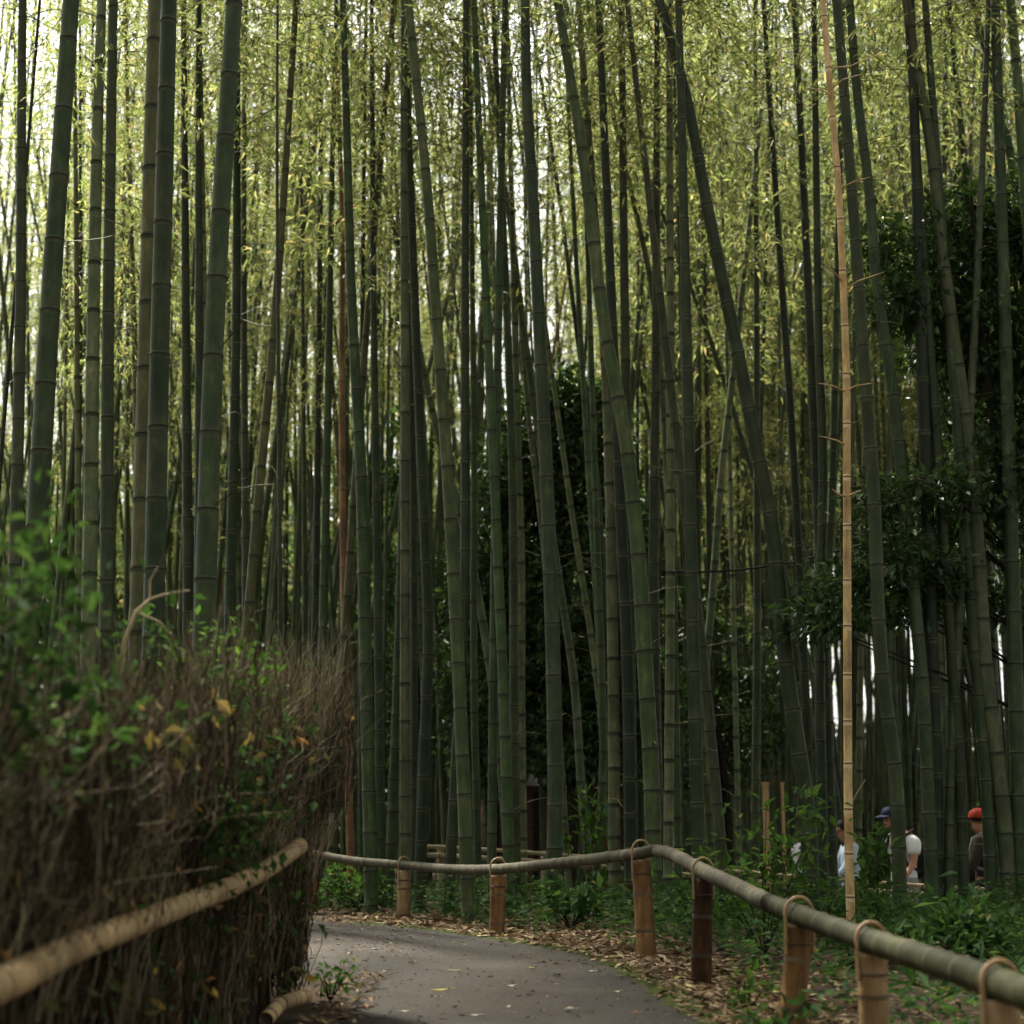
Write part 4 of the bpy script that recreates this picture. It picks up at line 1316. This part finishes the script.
# ------------------------------------------------------------------ bamboo rail fences
def rail_piece(pts, r, mat, joint_every=.26, name='rail', parent=None, origin=None, ends=True, taper=0.0):
    pts = np.array(pts, float)
    s = np.concatenate([[0], np.cumsum(np.linalg.norm(np.diff(pts, axis=0), axis=1))])
    L = s[-1]
    S, RM, KI = [0.], [1.], []
    nd = random.uniform(.05, joint_every)
    while nd < L - .04:
        for ds, rm, kd in ((-.02, 1., 0), (-.006, 1.03, 0), (0, 1.075, 1), (.006, 1.04, 1), (.02, 1.0, 0)):
            if nd + ds > S[-1]:
                S.append(nd + ds); RM.append(rm); KI.append(kd)
        nd += joint_every * random.uniform(.85, 1.15)
    S.append(L); RM.append(1.); KI.append(0)
    S = np.array(S)
    f = hermite(s, pts[:, 0]); g = hermite(s, pts[:, 1]); h = hermite(s, pts[:, 2])
    pp = np.stack([f(S), g(S), h(S)], -1)
    rr = r * np.array(RM) * (1 - taper * S / L)
    sides = 16
    V, Q = tubes(pp[None], rr[None], sides, ref=np.array([[[0., 0., 1.]]]))
    mi = np.repeat(np.array(KI), sides)
    # closed ends
    capV, capQ = [], []
    base = len(V)
    for e_, idx in ((0, 0), (len(S) - 1, (len(S) - 1) * sides)):
        c = pp[e_]
        capV.append(c)
        ci = base + len(capV) - 1
        for k in range(0, sides, 2):
            capQ.append([ci, idx + k, idx + (k + 1) % sides, idx + (k + 2) % sides])
    V = np.concatenate([V, np.array(capV)]); Q = np.concatenate([Q, np.array(capQ)])
    mi = np.concatenate([mi, np.full(len(capQ), 1)])
    if origin is not None: V = V - origin
    return obj(name, mesh_np(name, V, Q, [M[mat], M['joint']], mi, True), parent)


def post(px, d, rail_pt, dia, mat, parent, origin, lean=(0, 0), top_drop=.03, tie=True, tie_side=-1, tie_r=.0):
    rx, ry, rz_ = rail_pt
    top = np.array([rx, ry, rz_ - top_drop])
    zb = float(terr(rx - lean[0], ry - lean[1]))
    bot = np.array([rx - lean[0], ry - lean[1], zb - .1])
    t = np.linspace(0, 1, 30)
    L = top[2] - bot[2]
    pp = bot + (top - bot) * t[:, None]
    rr = np.full(30, dia / 2) * (1.04 - .06 * t)
    mi = np.zeros(29, int)
    for nd in (int(random.uniform(9, 13)), int(random.uniform(21, 25))):
        rr[nd] *= 1.06; mi[nd - 1] = 1; mi[nd] = 0
    V, Q = tubes(pp[None], rr[None], 16, ref=np.array([[[0., 1., .03]]]))
    m2 = np.repeat(mi, 16)
    # open top: rim inward then floor (a cut bamboo)
    top_ring = np.arange(29 * 16, 30 * 16)
    c = pp[-1]
    inner = c + (V[top_ring] - c) * .8
    floor = c + (V[top_ring] - c) * .78 + np.array([0, 0, -.05])
    n0 = len(V)
    V = np.concatenate([V, inner, floor, [c + np.array([0, 0, -.05])]])
    q2 = []
    for k in range(16):
        a, b_ = top_ring[k], top_ring[(k + 1) % 16]
        i_, j_ = n0 + k, n0 + (k + 1) % 16
        q2.append([a, b_, j_, i_]); q2.append([i_, j_, j_ + 16, i_ + 16])
    ci = n0 + 32
    for k in range(0, 16, 2):
        q2.append([ci, n0 + 16 + k, n0 + 16 + (k + 1) % 16, n0 + 16 + (k + 2) % 16])
    Q = np.concatenate([Q, np.array(q2)])
    m2 = np.concatenate([m2, np.full(len(q2), 1)])
    p = obj('post', mesh_np('post', V - origin, Q, [M[mat], M['wire' if mat == 'post_dark' else 'joint']], m2, True), parent)
    # wire bands round the post
    for zz in (.08,):
        a = np.linspace(0, 2 * math.pi, 25)
        k = 1 - zz / L
        cc = bot + (top - bot) * k
        ring = np.stack([cc[0] + np.cos(a) * (dia / 2 * 1.03), cc[1] + np.sin(a) * (dia / 2 * 1.03), np.full(25, cc[2])], -1)
        V, Q = tubes(ring[None], np.full((1, 25), .004), 5, ref=np.array([[[0., 0., 1.]]]))
        obj('wire_band', mesh_np('wire_band', V - origin, Q, M['wire'], smooth=True), p)
    return p, top, bot


def cane_tie(rail_pt, rdir, rr, parent, origin, drop=.16, big=1.0, rad=.0085):
    """loop of cane over the rail and down both sides of the post"""
    rdir = np.array(rdir, float); rdir[2] = 0; rdir /= np.linalg.norm(rdir)
    side = np.array([-rdir[1], rdir[0], 0])
    c = np.array(rail_pt, float)
    R_ = (rr + .012) * big
    pts = []
    for z_ in np.linspace(-drop, -.01, 5): pts.append(c + side * R_ * .98 + np.array([0, 0, z_]))
    for a in np.linspace(0, math.pi, 11): pts.append(c + side * R_ * math.cos(a) + np.array([0, 0, R_ * 1.15 * math.sin(a)]))
    for z_ in np.linspace(-.01, -drop, 5): pts.append(c - side * R_ * .98 + np.array([0, 0, z_]))
    pts = np.array(pts)
    pts += np.linspace(-.02, .02, len(pts))[:, None] * rdir
    V, Q = tubes(pts[None], np.full((1, len(pts)), rad), 7, ref=np.array([[list(rdir)]]))
    return obj('cane_tie', mesh_np('cane_tie', V - origin, Q, M['cane'], smooth=True), parent)


# right hand fence
PO = [  # px, rail_y, depth, dia, mat
    (313, 854, 16.0, .105, 'post'),
    (404, 865, 15.0, .115, 'post_tan'),
    (498, 869, 13.0, .112, 'post'),
    (641, 853, 11.0, .122, 'post'),
    (703, 871, 9.6, .112, 'post_dark'),
    (799, 915, 8.0, .118, 'post'),
    (871, 941, 6.9, .115, 'post_tan'),
    (1000, 984, 5.5, .12, 'post_tan'),
]
rp = [P(a, b, d) for a, b, d, _, _ in PO]
fo = np.array([rp[3][0], rp[3][1], float(terr(rp[3][0], rp[3][1]))])
fence = empty('bamboo_fence', tuple(fo), 'low barrier of bamboo rails tied to short posts along the outer edge of the path', 'fence')
rail_piece([P(306, 853, 16.15), rp[0], P(355, 861, 15.5), rp[1], P(450, 869, 14), rp[2], P(560, 863, 12.1), P(610, 857, 11.45), rp[3], P(657, 850, 10.85)], .037, 'rail', .25, parent=fence, origin=fo)
rail_piece([P(657, 851, 10.85), P(668, 853, 10.5), rp[4], P(735, 886, 9.1), P(770, 904, 8.45)], .038, 'rail', .24, parent=fence, origin=fo, taper=-.2)
rail_piece([P(769, 903, 8.46), rp[5], rp[6], P(935, 962, 6.15), rp[7], P(1050, 1002, 5.1), P(1120, 1026, 4.7)], .046, 'rail_green', .30, parent=fence, origin=fo, taper=-.12)
leans = [(0, 0), (0, 0), (.01, 0), (-.03, 0), (.03, .02), (.06, 0), (.0, 0), (.0, 0)]
for k, (a, b_, d, dia, mt) in enumerate(PO):
    pt = rp[k].copy()
    pt[2] -= .035
    p, top, bot = post(a, d, pt, dia, mt, fence, fo, lean=leans[k], top_drop=.012)
    if k > 0:
        nb = rp[min(k + 1, len(rp) - 1)] - rp[max(k - 1, 0)]
        cane_tie(rp[k] + np.array([0, 0, .0]), nb, .05, p, fo, drop=.15 + .02 * (k % 2), big=1.12 if k in (2, 3, 5) else 1.0, rad=.007 + .002 * (k > 4))

# left rail on the brushwood fence
lp = [P(-60, 1010, 4.25), P(0, 985, 4.7), P(70, 950, 5.5), P(150, 918, 6.4), P(215, 893, 7.2), P(262, 872, 7.8), P(300, 846, 8.3)]
lo = np.array([lp[1][0], lp[1][1], float(terr(lp[1][0], lp[1][1]))])
lf = empty('bamboo_rail', tuple(lo), 'long tan bamboo rail sloping along the front of the brushwood fence', 'rail')
rail_piece(lp[:5] + [P(232, 887, 7.4)], .051, 'rail_tan', .24, name='pole', parent=lf, origin=lo, taper=.12)
rail_piece([P(232, 886, 7.4), lp[5], lp[6]], .044, 'rail_tan', .24, name='pole', parent=lf, origin=lo, taper=.1)
for (a, b_, d) in ((193, 902, 6.95), (-20, 993, 4.55)):
    q = P(a, b_, d)
    zb = float(terr(q[0], q[1]))
    V, Q = tubes(np.array([[[q[0] - .06, q[1] + .03, zb - .05], [q[0] - .06, q[1] + .03, q[2] + .06]]]), np.array([[.03, .028]]), 12, ref=np.array([[[0., 1., .03]]]))
    obj('post', mesh_np('post', V - lo, Q, M['rust'], smooth=True), lf)

# cut bamboo lying at the foot of the hedge
q0, q1, q2 = P(266, 1020, 7.9), P(280, 1004, 8.1), P(306, 996, 8.4)
for q in (q0, q1, q2): q[2] = max(q[2], float(terr(q[0], q[1])) + .04)
e = empty('bamboo_pole', tuple(q1), 'short broken bamboo pole lying at the foot of the brushwood fence', 'bamboo pole')
rail_piece([q0, q1], .034, 'rail_tan', .1, name='broken_piece', parent=e, origin=q1)
rail_piece([q1 + (q2 - q1) * .04, q2], .034, 'rail_tan', .12, name='end_piece', parent=e, origin=q1)

# ------------------------------------------------------------------ plants in front of the grove
def gp(px, d):
    x = (px - 512) / F * d
    return (x, d, float(terr(x, d)))


shrub('bright green shrub with drooping pointed leaves behind the right rail', gp(757, 11.2), [(-.35, -.2, .62), (-.2, 0, .78), (.05, .1, .95), (.3, .05, 1.08), (.38, 0, .95), (-.45, -.1, .66), (.1, -.1, .75), (.0, 0, .7), (.45, .1, .92)], 330, (.07, .13), 'sleaf', .42, spread=.085, droop=-.25)
shrub('small dark leafy plant between the white shirt and the rail', gp(905, 11.5), fan(7, .34, .35), 220, (.07, .13), 'uleaf', .4, spread=.07)
shrub('broad leaved dark plant below the red cap', gp(945, 10), fan(8, .42, .3), 230, (.09, .17), 'uleaf', .35, spread=.07)
shrub('leafy seedling standing close beside the tan pole', gp(866, 12.5), [(-.05, 0, .75), (.05, 0, .85), (.1, 0, .6), (-.1, 0, .5)], 110, (.08, .14), 'sleaf', .5, spread=.05)
shrub('low pale green plant left of the leftmost free post', gp(361, 16.2), fan(8, .42, .3), 170, (.08, .15), 'sleaf', .45, spread=.06)
shrub('low plant with large leaves between the two middle posts', gp(570, 13.6), fan(8, .4, .35), 160, (.08, .15), 'uleaf', .5, spread=.06)
shrub('drooping leafy plant against the central black stem', gp(582, 17.5), [(-.2, 0, .9), (.05, 0, 1.15), (.2, 0, 1.0), (.3, 0, .8)], 110, (.1, .18), 'sleaf', .4, spread=.06)
shrub('leafy plant just right of the tall corner post', gp(690, 12.4), fan(7, .45, .3), 160, (.07, .13), 'uleaf', .5, spread=.06)
shrub('small fresh weed growing in the leaf litter beside the second corner post', gp(738, 8.6), fan(5, .18, .12), 40, (.05, .09), 'sleaf', .5, spread=.03)
shrub('small weed in the leaf litter between the two nearest posts', gp(765, 7.8), fan(5, .16, .2), 46, (.06, .10), 'uleaf', .5, spread=.03)
shrub('small green weed at the foot of the brushwood fence end', (-.93, 9.0, float(terr(-.93, 9.0))), fan(6, .2, .16), 60, (.04, .07), 'sleaf', .5, spread=.04)

# ------------------------------------------------------------------ far things: wall, posts, far fence, cable
e = empty('garden_wall', (1.2, 26, float(terr(1.2, 26))), 'brown boarded wall with a dark roof behind the middle of the grove', 'wall')
wo = np.array(e.location)
a_, b_ = P(490, 785, 26), P(660, 785, 26)
zc = a_[2]; zg = float(terr(1, 26)) - .1
V, Q = box_vq(((a_[0] + b_[0]) / 2, 26, (zc + zg) / 2), (b_[0] - a_[0], .16, zc - zg))
obj('boards', mesh_np('boards', V - wo, Q, M['wallwood']), e)
# pitched cap
x0, x1 = a_[0] - .1, b_[0] + .1
V = np.array([[x0, 25.7, zc - .02], [x1, 25.7, zc - .02], [x1, 26, zc + .16], [x0, 26, zc + .16], [x0, 26.3, zc - .02], [x1, 26.3, zc - .02]])
Q = np.array([[0, 1, 2, 3], [3, 2, 5, 4], [0, 4, 5, 1]])
obj('roof', mesh_np('roof', V - wo, Q, M['roofdark']), e)
for xx in np.linspace(a_[0] + .1, b_[0] - .1, 5):
    V, Q = box_vq((xx, 25.89, (zc + zg) / 2 - .05), (.09, .06, zc - zg - .12))
    obj('post', mesh_np('post', V - wo, Q, M['bark']), e)

for (a, yt, lab, w_) in ((762, 785, 'wide tan timber post beyond the bright shrub', 6), (779, 785, 'narrow tan timber post beyond the bright shrub', 3)):
    g = gp(a, 23.6)
    top = P(a, yt, 23.6)
    hh = top[2] - g[2]
    e = empty('timber_post', g, lab, 'post')
    wv = w_ * 23.6 / F
    V, Q = box_vq((0, 0, hh / 2 - .05), (wv, wv, hh + .1))
    obj('shaft', mesh_np('shaft', V, Q, M['tanwood']), e)
    V, Q = box_vq((0, 0, hh + .02), (wv * 1.25, wv * 1.25, .04))
    obj('cap', mesh_np('cap', V, Q, M['tanwood']), e)

# far low fence along the far path
fp = [P(a, b, 18.6) for a, b in ((420, 846), (520, 852), (640, 862), (740, 872), (840, 880), (940, 887), (1060, 893), (1150, 897))]
e = empty('far_bamboo_fence', (fp[4][0], 18.6, float(terr(fp[4][0], 18.6))), 'far low fence of pale bamboo rails in front of the walkers', 'fence')
wo = np.array(e.location)
for dz, r_ in ((.0, .022), (-.09, .028)):
    q = [p_ + np.array([0, 0, dz]) for p_ in fp]
    rail_piece(q, r_, 'palerail', .4, parent=e, origin=wo)
for p_ in [P(a, 884, 18.6) for a in (440, 545, 650, 755, 862, 970, 1075)]:
    zt = float(np.interp(p_[0], [v[0] for v in fp], [v[2] for v in fp]))
    zb = float(terr(p_[0], 18.66))
    V, Q = tubes(np.array([[[p_[0], 18.68, zb - .05], [p_[0], 18.68, zt + .03]]]), np.array([[.04, .038]]), 10, ref=np.array([[[0., 1., .03]]]))
    obj('post', mesh_np('post', V - wo, Q, M['palerail'], smooth=True), e)

cp = np.array([[P(a, b, 17.5) for a, b in ((640, 571), (700, 572), (740, 570), (790, 563), (830, 553), (880, 540))]])
e = empty('cable', tuple(cp[0, 0]), 'thin black cable strung between stems right of centre', 'cable')
V, Q = tubes(cp - cp[0, 0], np.full((1, 6), .011), 6)
obj('wire', mesh_np('wire', V, Q, M['cable'], smooth=True), e)

# ------------------------------------------------------------------ people
def skin_mesh(name, verts, edges, rad, mat, sub=2, root=0):
    me = bpy.data.meshes.new(name)
    me.from_pydata([tuple(v) for v in verts], edges, [])
    o = bpy.data.objects.new(name, me)
    COL.objects.link(o)
    o.modifiers.new('skin', 'SKIN')
    o.modifiers['skin'].use_smooth_shade = True
    sv = me.skin_vertices[0].data
    for i, r_ in enumerate(rad):
        sv[i].radius = (r_, r_) if not isinstance(r_, tuple) else r_
        sv[i].use_root = (i == root)
    ss = o.modifiers.new('sub', 'SUBSURF'); ss.levels = sub; ss.render_levels = sub
    dg = bpy.context.evaluated_depsgraph_get()
    m2 = bpy.data.meshes.new_from_object(o.evaluated_get(dg))
    bpy.data.objects.remove(o)
    m2.materials.clear(); m2.materials.append(mat)
    m2.name = name
    for p_ in m2.polygons: p_.use_smooth = True
    return m2


def ellipsoid(c, r, nu=16, nv=10, v0=-math.pi / 2, v1=math.pi / 2):
    U = np.linspace(0, 2 * math.pi, nu, endpoint=False); Vv = np.linspace(v0, v1, nv)
    pts = np.stack([np.cos(Vv)[:, None] * np.cos(U) * r[0], np.cos(Vv)[:, None] * np.sin(U) * r[1], np.sin(Vv)[:, None] * np.ones(nu) * r[2]], -1) + np.array(c)
    ii = np.arange(nu * nv).reshape(nv, nu)
    a = ii[:-1]; b = np.roll(a, -1, 1); d_ = ii[1:]; c_ = np.roll(d_, -1, 1)
    return pts.reshape(-1, 3), np.stack([a, b, c_, d_], -1).reshape(-1, 4)


def person(label, px, d, yaw, shirt, trousers, head='cap', headmat='navy', bag=None, nod=0.0, arm=(0.0, 0.0), height=1.70, longsleeve=False, stride=.12):
    g = gp(px, d)
    k = height / 1.75
    J = {}
    J['pelvis'] = (0, 0, .95); J['spine'] = (0, 0, 1.12); J['chest'] = (0, .0, 1.30); J['upchest'] = (0, .0, 1.42); J['neck'] = (0, .02 + nod * .45, 1.50)
    J['jaw'] = (0, .055 + nod, 1.57); J['head'] = (0, .045 + nod, 1.65); J['top'] = (0, .035 + nod, 1.72); J['nose'] = (0, .155 + nod, 1.63); J['chin'] = (0, .115 + nod, 1.565)
    J['earL'] = (-.085, .035 + nod, 1.64); J['earR'] = (.085, .035 + nod, 1.64)
    Rr = {'pelvis': (.15, .115), 'spine': (.135, .10), 'chest': (.15, .11), 'upchest': (.12, .09), 'neck': .055, 'jaw': .065, 'head': .085, 'top': .062, 'nose': .012, 'chin': .022, 'earL': .014, 'earR': .014}
    E = [('pelvis', 'spine'), ('spine', 'chest'), ('chest', 'upchest'), ('upchest', 'neck'), ('neck', 'jaw'), ('jaw', 'head'), ('head', 'top'), ('head', 'nose'), ('jaw', 'chin'), ('head', 'earL'), ('head', 'earR')]
    for s_, n_ in ((-1, 'L'), (1, 'R')):
        sw = arm[0] if s_ < 0 else arm[1]
        J['sh' + n_] = (s_ * .185, 0, 1.41); J['el' + n_] = (s_ * .235, -.03 + sw * .35, 1.14 + abs(sw) * .03)
        ex = J['el' + n_]
        J['wr' + n_] = (s_ * .24, ex[1] + .07 + sw * .5, ex[2] - .24 + abs(sw) * .12); wx = J['wr' + n_]
        J['pa' + n_] = (s_ * .235, wx[1] + .025, wx[2] - .075)
        Rr.update({'sh' + n_: .062, 'el' + n_: .042, 'wr' + n_: .028, 'pa' + n_: .032})
        E += [('upchest', 'sh' + n_), ('sh' + n_, 'el' + n_), ('el' + n_, 'wr' + n_), ('wr' + n_, 'pa' + n_)]
        pa = J['pa' + n_]
        for f_, (oy, ln) in enumerate(((-.028, .062), (-.01, .075), (.01, .08), (.028, .072))):
            J['f%d%s' % (f_, n_)] = (pa[0] - s_ * .004, pa[1] + oy, pa[2] - .045); J['g%d%s' % (f_, n_)] = (pa[0] - s_ * .02, pa[1] + oy + .008, pa[2] - .045 - ln)
            Rr['f%d%s' % (f_, n_)] = .0095; Rr['g%d%s' % (f_, n_)] = .0075
            E += [('pa' + n_, 'f%d%s' % (f_, n_)), ('f%d%s' % (f_, n_), 'g%d%s' % (f_, n_))]
        J['t0' + n_] = (pa[0] - s_ * .012, pa[1] + .045, pa[2] + .0); J['t1' + n_] = (pa[0] - s_ * .02, pa[1] + .065, pa[2] - .045)
        Rr['t0' + n_] = .011; Rr['t1' + n_] = .0085
        E += [('pa' + n_, 't0' + n_), ('t0' + n_, 't1' + n_)]
        st = stride * s_
        J['hip' + n_] = (s_ * .095, 0, .86); J['kn' + n_] = (s_ * .1, .03 + st * .6, .49); J['an' + n_] = (s_ * .1, st, .09); J['toe' + n_] = (s_ * .105, st + .15, .035)
        Rr.update({'hip' + n_: .092, 'kn' + n_: .06, 'an' + n_: .04, 'toe' + n_: .034})
        E += [('pelvis', 'hip' + n_), ('hip' + n_, 'kn' + n_), ('kn' + n_, 'an' + n_), ('an' + n_, 'toe' + n_)]
    names = list(J)
    ix = {n_: i for i, n_ in enumerate(names)}
    body = skin_mesh('person', [J[n_] for n_ in names], [(ix[a], ix[b]) for a, b in E], [Rr[n_] for n_ in names], M['skin'])
    root = obj('person', body)
    tag(root, label, 'person', 'walkers on the far path')

    def garment(nm, js, mat, grow, over=None):
        vs = [J[n_] if not (over and n_ in over) else over[n_] for n_ in js]
        li = {n_: i for i, n_ in enumerate(js)}
        ed = [(li[a], li[b]) for a, b in E if a in li and b in li]
        rr = []
        for n_ in js:
            r_ = Rr[n_]
            rr.append(tuple(v + grow for v in r_) if isinstance(r_, tuple) else r_ + grow)
        return obj(nm, skin_mesh(nm, vs, ed, rr, mat), root)
    js = ['pelvis', 'spine', 'chest', 'upchest', 'shL', 'shR', 'elL', 'elR']
    over = {}
    if not longsleeve:
        for n_ in 'LR':
            a_, b_ = np.array(J['sh' + n_]), np.array(J['el' + n_])
            over['el' + n_] = tuple(a_ + (b_ - a_) * .72)
    else:
        js += ['wrL', 'wrR']
    over['pelvis'] = (0, 0, .78); over['spine'] = (0, 0, 1.02)
    garment('shirt', js, M[shirt], .036 if not longsleeve else .026, over)
    J['waist'] = (0, 0, 1.06); Rr['waist'] = (.14, .105); E.append(('waist', 'pelvis'))
    garment('trousers', ['pelvis', 'waist', 'hipL', 'hipR', 'knL', 'knR', 'anL', 'anR'], M[trousers], .018)
    for n_ in 'LR':
        a_ = np.array(J['an' + n_])
        V, Q = ellipsoid(a_ + [0, .06, -.045], (.05, .145, .05))
        obj('shoe', mesh_np('shoe', V, Q, M['shoe'], smooth=True), root)
    hc = np.array(J['head'])
    V, Q = ellipsoid(hc + [0, -.018, .02], (.100, .108, .115), v0=-.9 if headmat == 'long' else -.35)
    obj('hair', mesh_np('hair', V, Q, M['hair'], smooth=True), root)
    if head == 'cap':
        V, Q = ellipsoid(hc + [0, -.005, .035], (.108, .118, .105), v0=-.05)
        capo = obj('cap', mesh_np('cap', V, Q, M[headmat], smooth=True), root)
        a = np.linspace(-1.0, 1.0, 13)
        inner = np.stack([np.sin(a) * .105, np.cos(a) * .112, np.full(13, .035)], -1) + hc
        outer = np.stack([np.sin(a) * .10, np.cos(a) * .15 + .06, np.full(13, .012)], -1) + hc
        V = np.concatenate([inner, outer, inner - [0, 0, .008], outer - [0, 0, .008]])
        q = []
        for i in range(12):
            q += [[i, i + 1, i + 14, i + 13], [26 + i, 39 + i, 40 + i, 27 + i], [13 + i, 14 + i, 40 + i, 39 + i]]
        obj('brim', mesh_np('brim', V, np.array(q), M[headmat]), capo)
    for s_ in (-1, 1):
        V, Q = ellipsoid(hc + [s_ * .034, .083, .0], (.012, .008, .008), 8, 6)
        obj('eye', mesh_np('eye', V, Q, M['hair'], smooth=True), root)
    V, Q = ellipsoid(hc + [0, .078, -.062], (.024, .012, .006), 8, 6)
    obj('mouth', mesh_np('mouth', V, Q, M['red'], smooth=True), root)
    if bag:
        bm_ = M[bag]
        V, Q = ellipsoid((0, -.20, 1.20), (.15, .10, .24), 14, 10)
        V[:, 1] = np.minimum(V[:, 1], -.135) if False else V[:, 1]
        obj('backpack', mesh_np('backpack', V, Q, bm_, smooth=True), root)
        for s_ in (-1, 1):
            pth = np.array([[[s_ * .12, -.16, 1.38], [s_ * .13, -.03, 1.515], [s_ * .135, .10, 1.44], [s_ * .14, .145, 1.28], [s_ * .155, .08, 1.12], [s_ * .13, -.12, 1.05]]])
            V, Q = tubes(pth, np.full((1, 6), .02), 6, ref=np.array([[[1., 0., 0.02]]]))
            obj('strap', mesh_np('strap', V, Q, bm_, smooth=True), root)
    root.location = g
    root.rotation_euler = (0, 0, yaw)
    root.scale = (k, k, k)
    return root


# yaw: facing +Y at 0; facing left (-X) at +90 deg
person('person in a white t shirt and navy cap walking behind the bamboo', 896, 19.6, R(118), 'white', 'greycloth', 'cap', 'navy', 'black', nod=.13, arm=(.25, -.1), height=1.72)
person('person in a red cap and dark top with a grey bag behind black stems', 976, 19.9, R(60), 'brownclo', 'black', 'cap', 'red', 'greycloth', nod=.02, arm=(.3, .3), height=1.74, longsleeve=True)
person('dark haired person in a pale blue top half hidden by the tan pole', 844, 20.6, R(92), 'paleblue', 'black', 'hair', 'short', None, nod=.03, arm=(.4, .4), height=1.66, longsleeve=True)
person('person in a white shirt with black print half hidden behind the bright shrub', 799, 20.2, R(-70), 'pattern', 'black', 'hair', 'short', None, nod=.2, arm=(.2, -.1), height=1.60)

# ------------------------------------------------------------------ light
SUN_EL, SUN_AZ = R(54), R(-32)      # towards the far right behind the grove
w = bpy.data.worlds.new('World')
scene.world = w
w.use_nodes = True
nt = w.node_tree
bg = nt.nodes['Background']
sky = nt.nodes.new('ShaderNodeTexSky')
sky.sky_type = 'NISHITA'
sky.sun_disc = False
sky.sun_elevation = SUN_EL
sky.sun_rotation = SUN_AZ
sky.air_density = 1.0
sky.dust_density = 4.0
sky.ozone_density = 1.0
hs = nt.nodes.new('ShaderNodeHueSaturation')
hs.inputs['Saturation'].default_value = .12        # thin bright cloud
nt.links.new(sky.outputs[0], hs.inputs['Color'])
nt.links.new(hs.outputs[0], bg.inputs[0])
bg.inputs[1].default_value = .08
sd = bpy.data.lights.new('sun', 'SUN')
sd.energy = 5.0
sd.angle = R(3)
sd.color = (1, .95, .84)
so = bpy.data.objects.new('sun', sd)
COL.objects.link(so)
dirv = Vector((math.sin(SUN_AZ) * math.cos(SUN_EL), math.cos(SUN_AZ) * math.cos(SUN_EL), math.sin(SUN_EL)))
so.rotation_euler = dirv.to_track_quat('Z', 'Y').to_euler()
so.location = dirv * 60

scene.view_settings.view_transform = 'Standard'
scene.view_settings.look = 'None'
scene.view_settings.gamma = 1
scene.view_settings.exposure = 2.4
scene.cycles.max_bounces = 4
scene.cycles.use_adaptive_sampling = True
scene.cycles.adaptive_threshold = .03
scene.cycles.diffuse_bounces = 2
scene.cycles.glossy_bounces = 2
scene.cycles.transmission_bounces = 3
scene.cycles.transparent_max_bounces = 4
scene.cycles.use_denoising = True
scene.cycles.sample_clamp_indirect = 6
